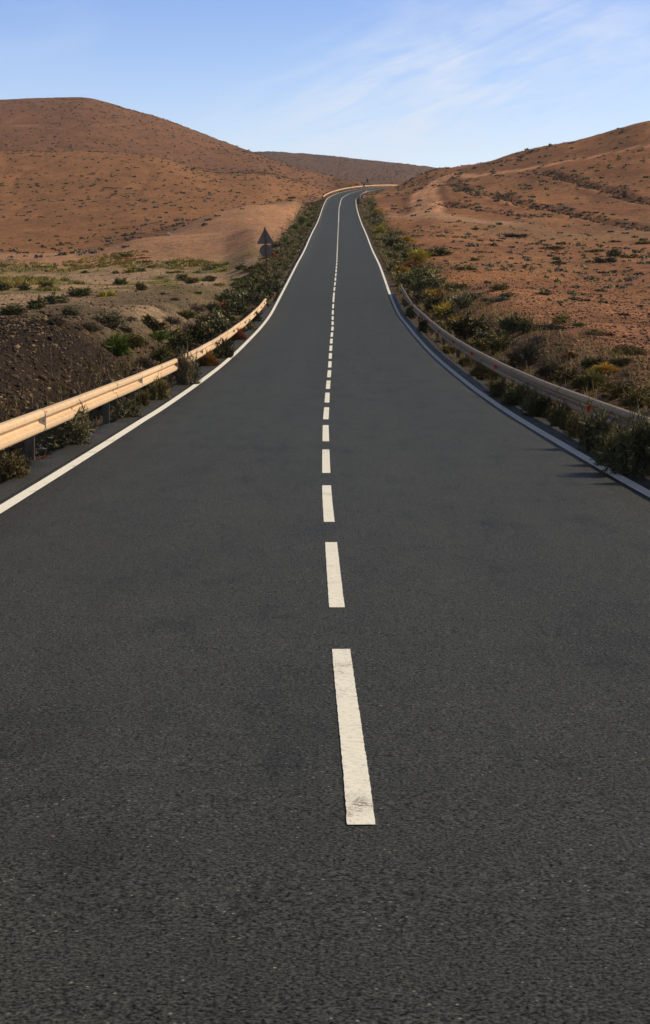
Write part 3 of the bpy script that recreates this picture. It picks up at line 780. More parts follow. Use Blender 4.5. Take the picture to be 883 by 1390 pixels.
# -- individually placed from the photograph: (u, v of foot, width px, height px, kind, colour, label)
SPOT = [
 (104,616,92,62,'fine','greygreen','large grey-green twiggy bush below the sunlit guardrail, spilling onto the road edge'),
 (14,660,66,50,'bush','olive','brownish low bush at the road edge below the nearest post of the sunlit guardrail'),
 (60,636,30,16,'grass','rust','flattened dry rusty grass at the foot of the guardrail post by the litter'),
 (172,577,48,42,'bush','greygreen','round bush between two guardrail posts, next past the large twiggy one'),
 (216,552,40,40,'fine','olive','narrow olive bush just before the tall bush covering the sunlit rail'),
 (252,530,36,58,'fine','greygreen','tall bush standing up in front of the sunlit guardrail beam'),
 (280,503,26,22,'grass','rust','rust-orange low tuft between the sunlit guardrail and edge line'),
 (304,492,32,36,'bush','dark','dark bush hiding the guardrail posts beyond the rust-orange tuft'),
 (322,466,18,20,'grass','rust','brown tuft beside the posts of the sunlit guardrail, beyond the dark bush'),
 (336,452,20,20,'bush','greygreen','small bush under the far part of the sunlit guardrail'),
 (346,440,20,22,'bush','dark','dark bush just below the far end of the sunlit guardrail'),
 (245,486,54,32,'bush','dark','wide dark shrub behind the sunlit guardrail, beside the plain'),
 (275,470,42,30,'bush','dark','dark shrub on the plain side of the sunlit guardrail, behind the wide one'),
 (300,455,40,28,'bush','greygreen','grey-green shrub behind the middle of the sunlit guardrail'),
 (215,462,26,12,'grass','green','bright green tuft beside the dark shrubs behind the guardrail'),
 (304,439,32,24,'bush','dark','dark shrub behind the guardrail below the rust-orange grass patch'),
 (325,428,32,24,'bush','dark','dark shrub behind the far third of the sunlit guardrail'),
 (342,415,30,24,'bush','greygreen','shrub right behind the far tip of the sunlit guardrail'),
 (356,404,26,24,'bush','dark','dark shrub beyond the far tip of the sunlit guardrail'),
 (372,396,26,22,'bush','greygreen','shrub at the edge line past the sunlit guardrail'),
 (158,482,30,24,'grass','green','bright green bushy tuft alone on the dark rubble bank'),
 (298,409,16,11,'bush','dark','small dark round shrub alone on the bare plain'),
 (306,420,20,9,'grass','rust','rust-orange grass patch on the plain beside the verge shrubs'),
 (191,394,17,12,'bush','dark','dark round shrub on the plain above the rubble bank'),
 (246,381,15,11,'bush','dark','dark round shrub in the yellow-green patch of the plain'),
 (62,392,18,12,'bush','dark','small dark shrub on the pale strip of the plain'),
 (34,394,16,8,'bush','dark','low dark shrub beside the pale strip of the plain'),
 (6,394,22,13,'bush','dark','dark shrub on the plain cut by the picture edge'),
 (165,386,18,11,'bush','dark','dark shrub in the row on the pale strip'),
 (106,402,30,14,'bush','dark','broad dark shrub in front of the pale strip'),
 (76,412,34,14,'bush','greygreen','broad grey-green shrub above the rubble bank'),
 (20,427,32,14,'bush','greygreen','shrub on the lip of the rubble bank near the picture edge'),
 (50,420,26,16,'bush','dark','dark shrub on the lip of the rubble bank'),
 (96,428,24,12,'bush','greygreen','small shrub on the lip of the rubble bank beside the dry brown grass'),
 (76,440,30,13,'twig','twiggy','dry brown shrub hanging over the top of the rubble bank'),
 (150,446,34,22,'bush','greygreen','rounded grey-green shrub at the corner where bank meets plain'),
 (122,449,34,15,'twig','twiggy','dry brown shrub beside the rounded shrub on the bank corner'),
 (170,452,22,12,'twig','twiggy','dry brown shrub between the rounded shrub and the bare plain'),
 (190,470,18,9,'grass','rust','small rust tuft on the edge of the rubble bank'),
 (190,560,30,26,'fine','olive','small olive bush between the round bush and the narrow one by the sunlit rail'),
 (232,505,34,18,'bush','dark','dark low bush under the sunlit guardrail before the tall one'),
 (196,500,30,18,'twig','twiggy','dry brown bush behind the sunlit guardrail at the bank foot'),
 (222,490,36,20,'bush','olive','olive bush behind the guardrail at the end of the rubble bank'),
 (262,455,34,18,'twig','twiggy','dry brown bush between the dark shrubs behind the sunlit guardrail'),
 (236,462,34,18,'bush','olive','olive bush between bright green tuft and dark shrubs behind the guardrail'),
 (282,440,30,16,'bush','olive','olive bush on the plain side of the dark shrubs row'),
 (786,606,44,40,'fine','dark','dark bush beside the feathery one under the nearest reflector'),
 (722,566,40,36,'fine','greygreen','grey-green bush squeezed under the shaded guardrail'),
 (680,548,36,30,'fine','dark','dark bush at the shaded rail beyond the pale dry tuft'),
 (838,648,60,70,'fine','dark','dark bush touching the largest feathery one in the rail shade'),
 (178,470,34,18,'bush','olive','olive shrub on the slope between the bright green tuft on rubble and the guardrail'),
 (208,448,32,16,'bush','dark','dark shrub on the brown slope where the rubble bank ends'),
 (232,440,30,14,'twig','twiggy','dry brown shrub on the slope beside the bare plain'),
 (252,432,28,13,'bush','olive','olive shrub on the edge of the bare plain'),
 (268,424,26,12,'twig','twiggy','dry brown shrub on the edge of the bare plain'),
 (288,422,26,14,'bush','greygreen','grey-green shrub on the plain edge before the rust-orange patch'),
 (200,434,24,10,'cushion','olive','low olive plant on the plain edge above the bank corner'),
 (176,436,26,10,'cushion','twiggy','low brown plant on the plain edge above the bank corner'),
 (318,412,28,18,'bush','greygreen','grey-green shrub on the plain side of the guardrail tip'),
 (334,400,28,18,'bush','olive','olive shrub between the guardrail tip and the double grey sign'),
 (348,390,26,18,'bush','dark','dark shrub below the double grey sign'),
 (270,400,10,5,'bush','dark','tiny dark shrub on the bare plain'),
 (238,408,12,5,'cushion','olive','tiny olive plant on the bare plain'),
 (222,400,11,5,'cushion','dark','tiny black-looking plant on the bare plain'),
 (146,402,24,9,'cushion','yellow','low yellowish plant in front of the pale strip'),
 # shaded side
 (868,662,86,104,'fine','greygreen','largest feathery bush, in front of the shaded guardrail at the picture edge'),
 (915,700,70,100,'fine','greygreen','feathery bush beyond the picture edge in front of the shaded rail'),
 (806,624,76,72,'fine','greygreen','feathery dark bush under the reflector nearest the camera'),
 (758,590,48,44,'fine','dark','dark bush in the shade under the guardrail, before the pale one'),
 (766,578,26,22,'grass','greygreen','pale grass tuft in the shade below the guardrail'),
 (735,575,50,40,'fine','dark','dark bush filling the gap under the shaded guardrail'),
 (697,557,26,24,'grass','olive','pale dry tuft lit below the shaded guardrail'),
 (705,560,40,34,'fine','dark','dark bush beside the pale dry tuft below the rail'),
 (660,515,30,20,'grass','olive','pale grass below the shaded guardrail where its posts show'),
 (634,497,20,14,'grass','olive','pale grass between the visible posts of the shaded guardrail'),
 (612,480,18,12,'grass','olive','pale grass beside the fourth visible post of the shaded rail'),
 (576,452,20,22,'bush','dark','dark low bush in front of the far half of the shaded rail'),
 (560,432,18,22,'bush','dark','dark bush by the edge line near the rail end'),
 (554,416,14,14,'bush','greygreen','grey bush at the far end of the shaded guardrail'),
 (712,500,56,46,'twig','twiggy','large dry brown-purple shrub behind the shaded guardrail'),
 (748,516,46,36,'twig','twiggy','second dry brown-purple shrub behind the rail, nearer than the large one'),
 (676,478,44,26,'bush','olive','olive shrub behind the rail beside the large dry brown one'),
 (696,452,36,28,'bush','greygreen','grey-green shrub on the gravel behind the dry brown shrubs'),
 (716,452,24,18,'bush','dark','dark shrub next to the grey-green one on the gravel'),
 (738,447,42,10,'cushion','ash','flat ash-grey cushion plant on the gravel slope'),
 (762,440,26,14,'bush','olive','olive shrub on the gravel between ash-grey cushions'),
 (783,443,20,8,'cushion','green','low green plant next to the olive shrub on the gravel'),
 (732,466,24,12,'twig','twiggy','small dry brown shrub on the gravel below the flat ash-grey plant'),
 (806,455,26,9,'cushion','olive','low dark plant alone on the open gravel'),
 (826,456,18,6,'cushion','rust','small brown plant beside the low dark one on open gravel'),
 (858,481,44,16,'cushion','olive','broad olive mound on the gravel near the picture edge'),
 (818,508,36,13,'grass','yellow','bright yellow grass clump behind the shaded guardrail'),
 (818,500,44,14,'bush','dark','dark shrub right behind the bright yellow clump'),
 (845,497,26,10,'bush','dark','small dark shrub beside the bright yellow clump'),
 (800,503,24,14,'bush','greygreen','grey-green shrub before the bright yellow clump'),
 (776,486,28,9,'cushion','rust','rust-brown low plant on the gravel above the rail'),
 (757,470,14,5,'cushion','olive','tiny olive plant on the gravel'),
 (770,520,34,18,'bush','olive','olive shrub touching the back of the rail post block'),
 (800,527,40,20,'grass','olive','olive grass behind the rail, between its two post heads'),
 (836,540,44,22,'bush','olive','olive shrub behind the rail past the second post head'),
 (868,552,44,24,'bush','olive','olive shrub behind the rail at the picture edge'),
 (850,528,40,14,'twig','twiggy','thin dry shrub between olive shrubs near the picture edge'),
 (638,460,58,42,'bush','dark','biggest rounded dark green shrub behind the shaded guardrail'),
 (665,468,34,24,'bush','greygreen','grey-green shrub leaning on the biggest rounded dark one'),
 (650,478,34,18,'bush','olive','olive shrub just behind the rail posts'),
 (613,437,22,22,'bush','dark','dark shrub above the biggest rounded one, at the gravel edge'),
 (626,420,28,22,'bush','greygreen','grey-green shrub casting a long shadow on reddish gravel'),
 (648,404,34,10,'cushion','ash','flat ash-grey cushion on the reddish gravel'),
 (672,410,32,9,'cushion','ash','second flat ash-grey cushion, in the hollow of the gravel'),
 (690,402,26,8,'cushion','olive','low olive plant by the ash-grey cushions'),
 (680,394,20,11,'bush','olive','olive shrub on the crest of the gravel ledge'),
 (620,396,30,14,'bush','olive','olive shrub at the top of the gravel gully'),
 (590,424,30,26,'bush','dark','dark shrub behind the middle of the shaded rail'),
 (604,432,24,22,'grass','yellow','yellow grass among the dark shrubs behind the rail'),
 (622,446,24,18,'grass','yellow','pale yellow grass in front of the biggest rounded shrub'),
 (596,450,26,16,'bush','olive','olive shrub touching the shaded rail near its third far reflector'),
 (574,412,26,20,'bush','greygreen','grey-green shrub behind the tip of the shaded rail'),
 (590,404,24,12,'grass','yellow','yellow grass tuft above the shaded rail tip'),
 (568,398,28,18,'bush','dark','dark shrub just past the tip of the shaded guardrail'),
 (556,388,28,18,'bush','dark','dark shrub at the edge line past the shaded guardrail'),
 (540,368,20,14,'bush','greygreen','shrub at the edge line where the climb steepens'),
 (556,364,26,10,'bush','rust','rust-brown rounded shrub among green ones on the verge'),
 (562,352,28,18,'bush','dark','dark shrub above the rust-brown rounded one'),
 (536,335,22,14,'bush','dark','dark rounded shrub apart on the verge slope'),
 (595,347,34,12,'bush','olive','olive shrub with an ash-grey fringe on the reddish ledge'),
 (584,344,24,9,'cushion','ash','ash-grey fringe plant beside the olive shrub on the ledge'),
 (584,369,8,5,'bush','dark','tiny shrub in the bare reddish gully'),
 (633,367,30,8,'cushion','olive','low olive plant row on the lower plain'),
 (645,354,12,5,'cushion','dark','black rock-like cushion on the lower plain'),
 (752,338,40,7,'cushion','olive','long low olive plant on the open plain'),
 (808,342,30,6,'cushion','green','bright green flat plant on the open plain'),
 (833,349,20,13,'bush','dark','dark upright shrub on the open plain'),
 (822,356,34,9,'cushion','twiggy','brown low plant beside the dark upright shrub'),
 (855,350,26,8,'cushion','olive','olive low plant between the dark upright shrub and picture edge'),
 (876,350,22,6,'cushion','olive','olive low plant at the picture edge on the open plain'),
 (872,331,24,6,'cushion','olive','long flat plant on the plain edge by the hill foot'),
 (835,329,16,4,'cushion','dark','small flat dark plant near the hill foot'),
 (757,358,26,7,'cushion','olive','low olive plant below the long one on the open plain'),
 (700,322,36,6,'cushion','twiggy','brown flat heap on the plain below the ledges'),
 (645,312,14,5,'cushion','twiggy','small brown heap at the foot of the hill'),
 (738,400,24,6,'cushion','ash','flat ash-grey plant on the mid gravel'),
 (780,406,22,4,'cushion','ash','thin flat grey plant on the mid gravel'),
 (845,428,26,5,'cushion','ash','flat grey plant on open gravel near the picture edge'),
 (815,396,22,5,'cushion','ash','grey flat plant alone in the middle of the gravel'),
]
for (u, v_, w_, h_, k_, c_, lab) in SPOT:
    plant_px(u, v_, w_, h_, k_, c_, 'spot', lab)

# -- plants of the two verges (a closed strip along the climbing road)
def verge_strip(side, y0, y1, n, o_in, o_out, where, cols):
    for k in range(n):
        t = (k + random.random())/n
        yv = y0*(y1/y0)**t
        o = random.uniform(o_in, o_out(yv))
        p_ = rp(np.array(yv), side*o)
        c_ = random.choice(cols); k_ = 'bush' if c_ in ('dark','greygreen','olive','twiggy') else ('grass' if c_ in ('yellow','green') else 'bush')
        h = random.uniform(.45, .95)*(1 if yv > 70 else .8)*(1.15 if o > o_in+1 else .8)
        plant(float(p_[0]), float(p_[1]), h, h*random.uniform(1.3, 2.1), k_, c_, where)
verge_strip(1, 112, 385, 50, 4.5, lambda yv: 8.0 if yv < 230 else 7.2, 'R', ['dark']*5+['greygreen']*3+['olive']*3+['yellow','rust'])
verge_strip(-1, 100, 385, 48, 4.2, lambda yv: 6.6, 'Lv', ['dark']*4+['greygreen']*4+['olive']*3+['green','green','rust'])
# -- the yellow-green patch on the plain
k = 0
while k < 44:
    u = random.uniform(0, 360); v_ = random.uniform(355, 384) + 8*math.sin(u/40)
    if u < 150 and v_ > 374: continue
    p_ = pix(u, v_)
    if not p_ or p_[1] < 60: continue
    c_ = random.choice(['green','olive','yellow','olive','dark','dark','greygreen','rust','green'])
    plant(p_[0], p_[1], random.uniform(.25,.7), random.uniform(.9,2.2), 'cushion' if c_ in ('green','olive','yellow','rust') else 'bush', c_, 'P'); k += 1

# ------------------------------------------------------------------ labels for the strips
def size_word(p):
    return 'large' if p['h'] > .78 else ('medium' if p['h'] > .6 else 'small')
def station(yv, where):
    if where == 'P': return None
    if yv < 112: return 'just past the guardrail end'
    if yv < 140: return 'below the double grey sign' if where == 'Lv' else 'where the climb begins'
    if yv < 185: return 'on the lower climb'
    if yv < 250: return 'halfway up'
    if yv < 315: return 'below the speed limit sign'
    return 'close to the hilltop bend'
groups = {'R': 'shrubs of the verge strip across the road from the double grey sign', 'Lv': 'shrubs of the embankment strip on the double sign side', 'P': 'plants of the yellow-green patch on the plain'}
sideword = {'R': 'verge opposite the double sign', 'Lv': 'embankment'}
for p in PL:
    o = p['o']; cat = CATS[p['kind']]
    if p['label']:
        tag(o, p['label'], cat); continue
    if p['where'] == 'P':
        s_ = 'tall' if p['h'] > .5 else 'low'
        near_ = 'near the double grey sign' if p['x'] > -8 else ('in the middle of the plain' if p['x'] > -16 else 'on the side away from the road')
        lab = f"{s_} {ADJ[p['colour']]} {'shrub' if p['kind']=='bush' else 'plant'} in the green patch {near_}"
    else:
        lab = f"{size_word(p)} {ADJ[p['colour']]} {'tuft' if p['kind']=='grass' else 'shrub'} on the {sideword[p['where']]} {station(p['y'], p['where'])}"
    tag(o, lab, cat, groups[p['where']])

# ------------------------------------------------------------------ stuff: gravel, rubble, dry grass, hillside scrub
ICO = None
def ico():
    t = (1+5**.5)/2
    v = np.array([(-1,t,0),(1,t,0),(-1,-t,0),(1,-t,0),(0,-1,t),(0,1,t),(0,-1,-t),(0,1,-t),(t,0,-1),(t,0,1),(-t,0,-1),(-t,0,1)], float)
    v /= np.linalg.norm(v[0])
    f = np.array([(0,11,5),(0,5,1),(0,1,7),(0,7,10),(0,10,11),(1,5,9),(5,11,4),(11,10,2),(10,7,6),(7,1,8),(3,9,4),(3,4,2),(3,2,6),(3,6,8),(3,8,9),(4,9,5),(2,4,11),(6,2,10),(8,6,7),(9,8,1)])
    return v, f
IV, IF = ico()
def stones(name, xs, ys, sizes, m, flat=.6, sink=.3, dark=None, zz=None):
    n = len(xs); r2 = np.random.default_rng(len(xs)+5)
    zz = ground(xs, ys) if zz is None else zz
    V = IV[None]*(1 + .55*(r2.random((n, 12, 1))-.5))
    V = V*np.stack([r2.uniform(.6,1.3,n), r2.uniform(.6,1.2,n), r2.uniform(.5,1,n)*flat], -1)[:,None,:]
    a = r2.uniform(0, 6.28, n); ca, sa = np.cos(a)[:,None], np.sin(a)[:,None]
    b_ = r2.normal(size=n)*.5; cb, sb = np.cos(b_)[:,None], np.sin(b_)[:,None]
    x, y_, z = V[...,0], V[...,1], V[...,2]
    y_, z = y_*cb - z*sb, y_*sb + z*cb
    x, y_ = x*ca - y_*sa, x*sa + y_*ca
    P_ = np.stack([x, y_, z], -1)*sizes[:,None,None]
    P_ += np.stack([xs, ys, zz + sizes*flat*(1-sink)*.5], -1)[:,None,:]
    Fc = (IF[None] + 12*np.arange(n)[:,None,None]).reshape(-1, 3)
    me = mesh_from(name, P_.reshape(-1, 3), Fc)
    at = me.attributes.new('rnd', 'FLOAT', 'FACE')
    rv = np.clip(r2.random(n)**2.4, 0, 1)
    at.data.foreach_set('value', np.repeat(rv, 20).astype(np.float32))
    return link(name, me, m)
def scatter(n, ufun, vlo, vhi, lo=21.):
    pts = []
    for _ in range(n):
        u = ufun(); p_ = pix(u, random.uniform(vlo(u), vhi(u)), lo)
        if p_: pts.append(p_[:2])
    return np.array(pts)
# bank of dark rubble (world-space scatter)
n = 30000
yv = rng.uniform(18, 64, n); tt = rng.uniform(-.46, -.085, n); xs = tt*yv
okk = (xs < road_x(yv) - 4.7) & (xs > -30 + 4*rng.normal(size=n)) & (yv < 60 + rng.normal(size=n)*2)
tag(stones('rubble', xs[okk], yv[okk], (.018+.06*rng.random(okk.sum())**2)*(1+1.2*(rng.random(okk.sum()) > .98)), m_rock),
    'loose dark stones covering the bank behind the sunlit guardrail', 'rubble', kind='stuff')
n = 20000
yv = 24*(130/24)**rng.random(n); tt = rng.uniform(.04, .30, n); xs = tt*yv
okk = (xs > road_x(yv) + 6.2)
tag(stones('gravel', xs[okk], yv[okk], (.018+.05*rng.random(okk.sum())**2)*(1+1.2*(rng.random(okk.sum()) > .98))*(1+yv[okk]/300), m_rockr),
    'reddish loose stones on the slope behind the shaded guardrail', 'gravel', kind='stuff')
lx_, ly_ = [], []
for q in ledge:
    h_ = [hit(*p) for p in q]
    for (ax, ay), (bx_, by_) in zip(h_[:-1], h_[1:]):
        for _ in range(int(math.hypot(bx_-ax, by_-ay)*2.2)):
            t = random.random(); lx_.append(ax+(bx_-ax)*t+random.gauss(0, .8)); ly_.append(ay+(by_-ay)*t+random.gauss(0, 1.2))
lx_, ly_ = np.array(lx_), np.array(ly_)
tag(stones('ledge_rubble', lx_, ly_, rng.uniform(.12, .5, len(lx_)), m_rockr, .5), 'dark reddish rocks broken out along the eroded ledges of the slope', 'rubble', kind='stuff')
n = 2200
yv = rng.uniform(60, 170, n); tt = rng.uniform(-.26, -.03, n); xs = tt*yv
okk = (xs < road_x(yv) - 8)
tag(stones('pebbles', xs[okk], yv[okk], rng.uniform(.03, .10, okk.sum()), m_rockr),
    'scattered pale stones on the dusty plain', 'pebbles', kind='stuff')
n = 260
yv = 4.2*(20/4.2)**rng.random(n); xs = rng.uniform(-3.2, 3.3, n)
tag(stones('grit', xs, yv, rng.uniform(.0015, .005, n), m_rockr, zz=road_z(yv)+.001), 'tiny loose chips lying on the asphalt', 'gravel', kind='stuff')
n = 5000
yv = 6*(110/6)**rng.random(n); sd = np.where(rng.random(n) < .5, -1, 1); o_ = np.where(sd < 0, 4.5-.9*rng.random(n)**1.6, 4.75-.95*rng.random(n)**1.6)
xs = road_x(yv) + sd*o_
tag(stones('verge_gravel', xs, yv, .006+.022*rng.random(n)**2, m_rockr), 'small stones along both edges of the shoulder', 'gravel', kind='stuff')

def blades(name, xs, ys, h, wd, colour, per=8, seed=1):
    r2 = np.random.default_rng(seed); n = len(xs)*per
    X0 = np.repeat(xs, per) + r2.normal(size=n)*.09*(np.repeat(h, per)/.2); Y0 = np.repeat(ys, per) + r2.normal(size=n)*.09*(np.repeat(h, per)/.2)
    Z0 = ground(X0, Y0) - .01; H = np.repeat(h, per)*r2.uniform(.5, 1.2, n)
    a = r2.uniform(0, 6.28, n); lean = r2.uniform(0, .75, n)
    W_ = np.repeat(wd, per); sx, sy = np.cos(a)*W_, np.sin(a)*W_
    b_ = r2.uniform(0, 6.28, n); lx, ly = np.cos(b_)*lean*H, np.sin(b_)*lean*H
    V = np.stack([np.stack([X0-sx, Y0-sy, Z0], -1), np.stack([X0+sx, Y0+sy, Z0], -1), np.stack([X0+lx, Y0+ly, Z0+H], -1)], 1)
    me = mesh_from(name, V.reshape(-1, 3), np.arange(3*n).reshape(-1, 3))
    at = me.attributes.new('rnd', 'FLOAT', 'FACE'); at.data.foreach_set('value', r2.random(n).astype(np.float32))
    return link(name, me, LM[colour])
def strip_pts(side, y0, y1, o0, o1, n):
    yv = y0*(y1/y0)**rng.random(n); p_ = rp(yv, side*rng.uniform(o0, o1, n)); return p_[:,0], p_[:,1]
for (sd, cc, n, o0, o1, nm, lab) in ((-1,'olive',2600,4.25,7.0,'dry_grass','dry olive grass along the verge of the sunlit guardrail'),
                                (-1,'twiggy',1500,4.1,8.0,'dead_grass','brown dead stalks along the verge of the sunlit guardrail'),
                                (1,'olive',3400,4.4,8.2,'dry_grass','dry olive grass along the verge of the shaded guardrail'),
                                (1,'twiggy',1200,4.4,9.0,'dead_grass','brown dead stalks along the verge of the shaded guardrail')):
    xs, ys_ = strip_pts(sd, 12, 390, o0, o1, n)
    fac = 1 + ys_/90
    tag(blades(nm, xs, ys_, rng.uniform(.06,.24,n)*np.minimum(fac, 2.2), .004*fac, cc, 9, n), lab, 'grass', kind='stuff')
# patches of low growth on the plain
xs, ys_ = [], []
for _ in range(2600):
    u = random.uniform(-40, 375); v_ = random.uniform(350, 388) + 8*math.sin(u/40); p_ = pix(u, v_)
    if p_ and p_[1] > 60 and fbm(np.array([p_[0]/9+4]), np.array([p_[1]/16+1]), 4)[0] > -.05: xs.append(p_[0]); ys_.append(p_[1])
xs, ys_ = np.array(xs), np.array(ys_)
for k_, (cc, lab) in enumerate((('green','bright green low growth on the far side of the plain'),('yellow','yellow low growth on the far side of the plain'),('olive','olive low growth on the far side of the plain'),('rust','rusty low growth on the far side of the plain'))):
    pn = fbm(xs/6+13*k_, ys_/9+5*k_, 3) > (-.02 if k_ < 3 else .22)
    tag(blades('meadow_grass', xs[pn], ys_[pn], np.full(pn.sum(), .26), np.full(pn.sum(), .035), cc, 12, 5+k_), lab, 'grass', kind='stuff')

# hillside scrub: thousands of low clumps
def scrub(name, xs, ys_, size, colour, label, flat=.38):
    n = len(xs); nb = 14; r2 = np.random.default_rng(n)
    dirs = r2.normal(size=(n, nb, 3)); dirs[...,2] = np.abs(dirs[...,2])*.8+.1; dirs /= np.linalg.norm(dirs, axis=-1, keepdims=True)
    z0 = ground(xs, ys_)
    c = np.stack([xs, ys_, z0], -1)[:,None,:]
    sz = size[:,None,None]
    st = np.array([1.15, .9, flat])
    ctr = c + dirs*sz*.34*st*r2.uniform(.3, 1.0, (n, nb, 1)) + np.array([0,0,.04])
    s1 = r2.normal(size=(n, nb, 3)); s1 /= np.linalg.norm(s1, axis=-1, keepdims=True)
    s2 = np.cross(dirs, s1); s2 /= (np.linalg.norm(s2, axis=-1, keepdims=True)+1e-9)
    w = sz*.24
    V = np.stack([ctr - s1*w*.5, ctr + s2*w*.6, ctr + s1*w*.5 + dirs*w*.5, ctr - s2*w*.6], 2)
    me = mesh_from(name, V.reshape(-1, 3), np.arange(4*n*nb).reshape(-1, 4))
    at = me.attributes.new('rnd', 'FLOAT', 'FACE')
    at.data.foreach_set('value', np.clip(np.repeat(r2.random(n)*.6, nb)+r2.random(n*nb)*.4, 0, 1).astype(np.float32))
    return tag(link(name, me, LM[colour]), label, 'scrub', kind='stuff')
def world_scatter(n, y0, y1, t0, t1, dens, pw=1.0):
    yv = (y0**2 + (y1**2-y0**2)*rng.random(n))**.5; xs = rng.uniform(t0, t1, n)*yv
    keep = (rng.random(n) < dens(xs, yv)) & ((np.abs(xs-road_x(yv)) > 9) | (yv > 700)); return xs[keep], yv[keep]
# front hill and the one behind
xs, ys_ = world_scatter(32000, 255, 1150, -.37, .03, lambda x, y_: (255/y_)**.6*np.clip(.5 + 1.0*fbm(x/40, y_/60, 3), .15, 1)*np.where(y_ > 262+55*sstep(-.12,-.02,x/y_), 1, 0))
tag(scrub('hillside_scrub', xs, ys_, (.42+1.25*rng.random(len(xs))**2.5)*(.75+ys_/1400), 'dark', 'small dark shrubs dotted over the big reddish hill'), None)
xs, ys_ = world_scatter(1800, 200, 700, -.27, .0, lambda x, y_: np.clip(.3 + 1.6*fbm(x/30+8, y_/60, 3), .02, 1))
tag(scrub('pale_hillside_scrub', xs, ys_, rng.uniform(.7, 2.0, len(xs)), 'ash', 'grey dry plants dotted over the reddish hill'), None)
xs, ys_ = world_scatter(2600, 1150, 1900, -.07, .12, lambda x, y_: np.clip(.5 + 1.4*fbm(x/60, y_/90, 3), .05, 1))
tag(scrub('ridge_scrub', xs, ys_, rng.uniform(1.0, 2.6, len(xs)), 'twiggy', 'tiny dark shrubs on the distant ridge'), None)
# right hillside: scattered, and thick along the ledges and the skyline
def near_led(x, y_):
    j = np.clip(np.searchsorted(Ys, y_)-1, 0, NR-2); i = np.clip(np.searchsorted(T, x/W[j])-1, 0, NC-2); return D_led[j, i]
xs, ys_ = world_scatter(17000, 130, 620, .02, .37, lambda x, y_: np.where(x > road_x(y_)+9, sstep(120, 300, y_)*np.clip(.10 + .5*fbm(x/25, y_/50, 3), 0.02, 1) + .75*np.exp(-(near_led(x, y_)/1.6)**2), 0))
tag(scrub('slope_scrub', xs, ys_, (.35+1.2*rng.random(len(xs))**2)*(.6+ys_/450), 'dark', 'small dark shrubs scattered on the slope beyond the track', .4), None)
xs, ys_ = world_scatter(5200, 90, 560, .02, .27, lambda x, y_: np.where(x > road_x(y_)+9, np.clip(.04 + .7*fbm(x/18+5, y_/40, 3), 0.0, 1)*.8 + .7*np.exp(-((near_led(x, y_)-1)/2.0)**2), 0))
tag(scrub('dry_slope_scrub', xs, ys_, rng.uniform(.4, 1.7, len(xs))*(.5+ys_/450), 'ash', 'grey-brown dry plants scattered on the slope beyond the track', .2), None)
# dry clumps on the reddish slope just beyond the verge
yv = 85*(260/85)**rng.random(2600); xs = road_x(yv) + 7.5 + 26*rng.random(2600)**1.7
kp = rng.random(2600) < np.clip(.35 + 1.3*fbm(xs/5, yv/12+3, 3), 0, 1); xs, yv = xs[kp], yv[kp]; hf = rng.random(len(xs)) < .5
tag(scrub('slope_tufts', xs[hf], yv[hf], .22+.6*rng.random(hf.sum())**2, 'dark', 'low dark olive tufts on the reddish slope just beyond the verge shrubs', .45), None)
tag(scrub('dry_slope_tufts', xs[~hf], yv[~hf], .22+.7*rng.random((~hf).sum())**2, 'twiggy', 'low brown tufts on the reddish slope just beyond the verge shrubs', .35), None)
# filling between the verge shrubs
xs, ys_ = strip_pts(1, 110, 480, 4.2, 7.6, 1300)
tag(scrub('verge_scrub', xs, ys_, rng.uniform(.3, .8, len(xs)), 'olive', 'low scrub filling the verge between the shrubs on the track side', .7), None)
xs, ys_ = strip_pts(-1, 100, 398, 3.95, 7.0, 1300)
tag(scrub('verge_scrub', xs, ys_, rng.uniform(.3, .8, len(xs)), 'dark', 'low scrub filling the embankment between the shrubs on the sign side', .7), None)

# ------------------------------------------------------------------ light, sky, camera
EL, AZ = math.radians(35), math.radians(80)         # azimuth clockwise from straight ahead
sd_ = Vector((math.sin(AZ)*math.cos(EL), math.cos(AZ)*math.cos(EL), math.sin(EL)))
sun = bpy.data.lights.new('sun', 'SUN'); sun.energy = 5.0; sun.angle = math.radians(.53); sun.color = (1.0, .88, .70)
so = bpy.data.objects.new('sun', sun); C.objects.link(so); so.rotation_euler = sd_.to_track_quat('Z', 'Y').to_euler(); so.location = (50, 20, 60)
w = bpy.data.worlds.new('World'); bpy.context.scene.world = w; w.use_nodes = True
nt = w.node_tree; bg = nt.nodes['Background']
sky = N(nt, 'ShaderNodeTexSky'); sky.sky_type = 'NISHITA'; sky.sun_disc = False
sky.sun_elevation = EL; sky.sun_rotation = AZ; sky.altitude = 600; sky.air_density = 1.0; sky.dust_density = .3; sky.ozone_density = 2.5
tc = N(nt, 'ShaderNodeTexCoord'); mp = N(nt, 'ShaderNodeMapping'); L(nt, tc.outputs['Generated'], mp.inputs['Vector'])
mp.inputs['Scale'].default_value = (9, 3, 30); mp.inputs['Rotation'].default_value = (0, math.radians(9), 0); mp.inputs['Location'].default_value = (.4, 0, 1.3)
cn = noise(nt, mp.outputs[0], 1.0, 6, .62); cn.inputs['Distortion'].default_value = .5
mp2 = N(nt, 'ShaderNodeMapping'); L(nt, tc.outputs['Generated'], mp2.inputs['Vector']); mp2.inputs['Scale'].default_value = (4, 2, 9); mp2.inputs['Location'].default_value = (1.7, 0, .2)
cn2 = noise(nt, mp2.outputs[0], 1.0, 3, .5)
cm = mix(nt, 'MULTIPLY', 1, ramp(nt, cn.outputs[0], [(.42,(0,0,0)),(.72,(1,1,1))]).outputs[0], ramp(nt, cn2.outputs[0], [(.40,(0,0,0)),(.62,(1,1,1))]).outputs[0])
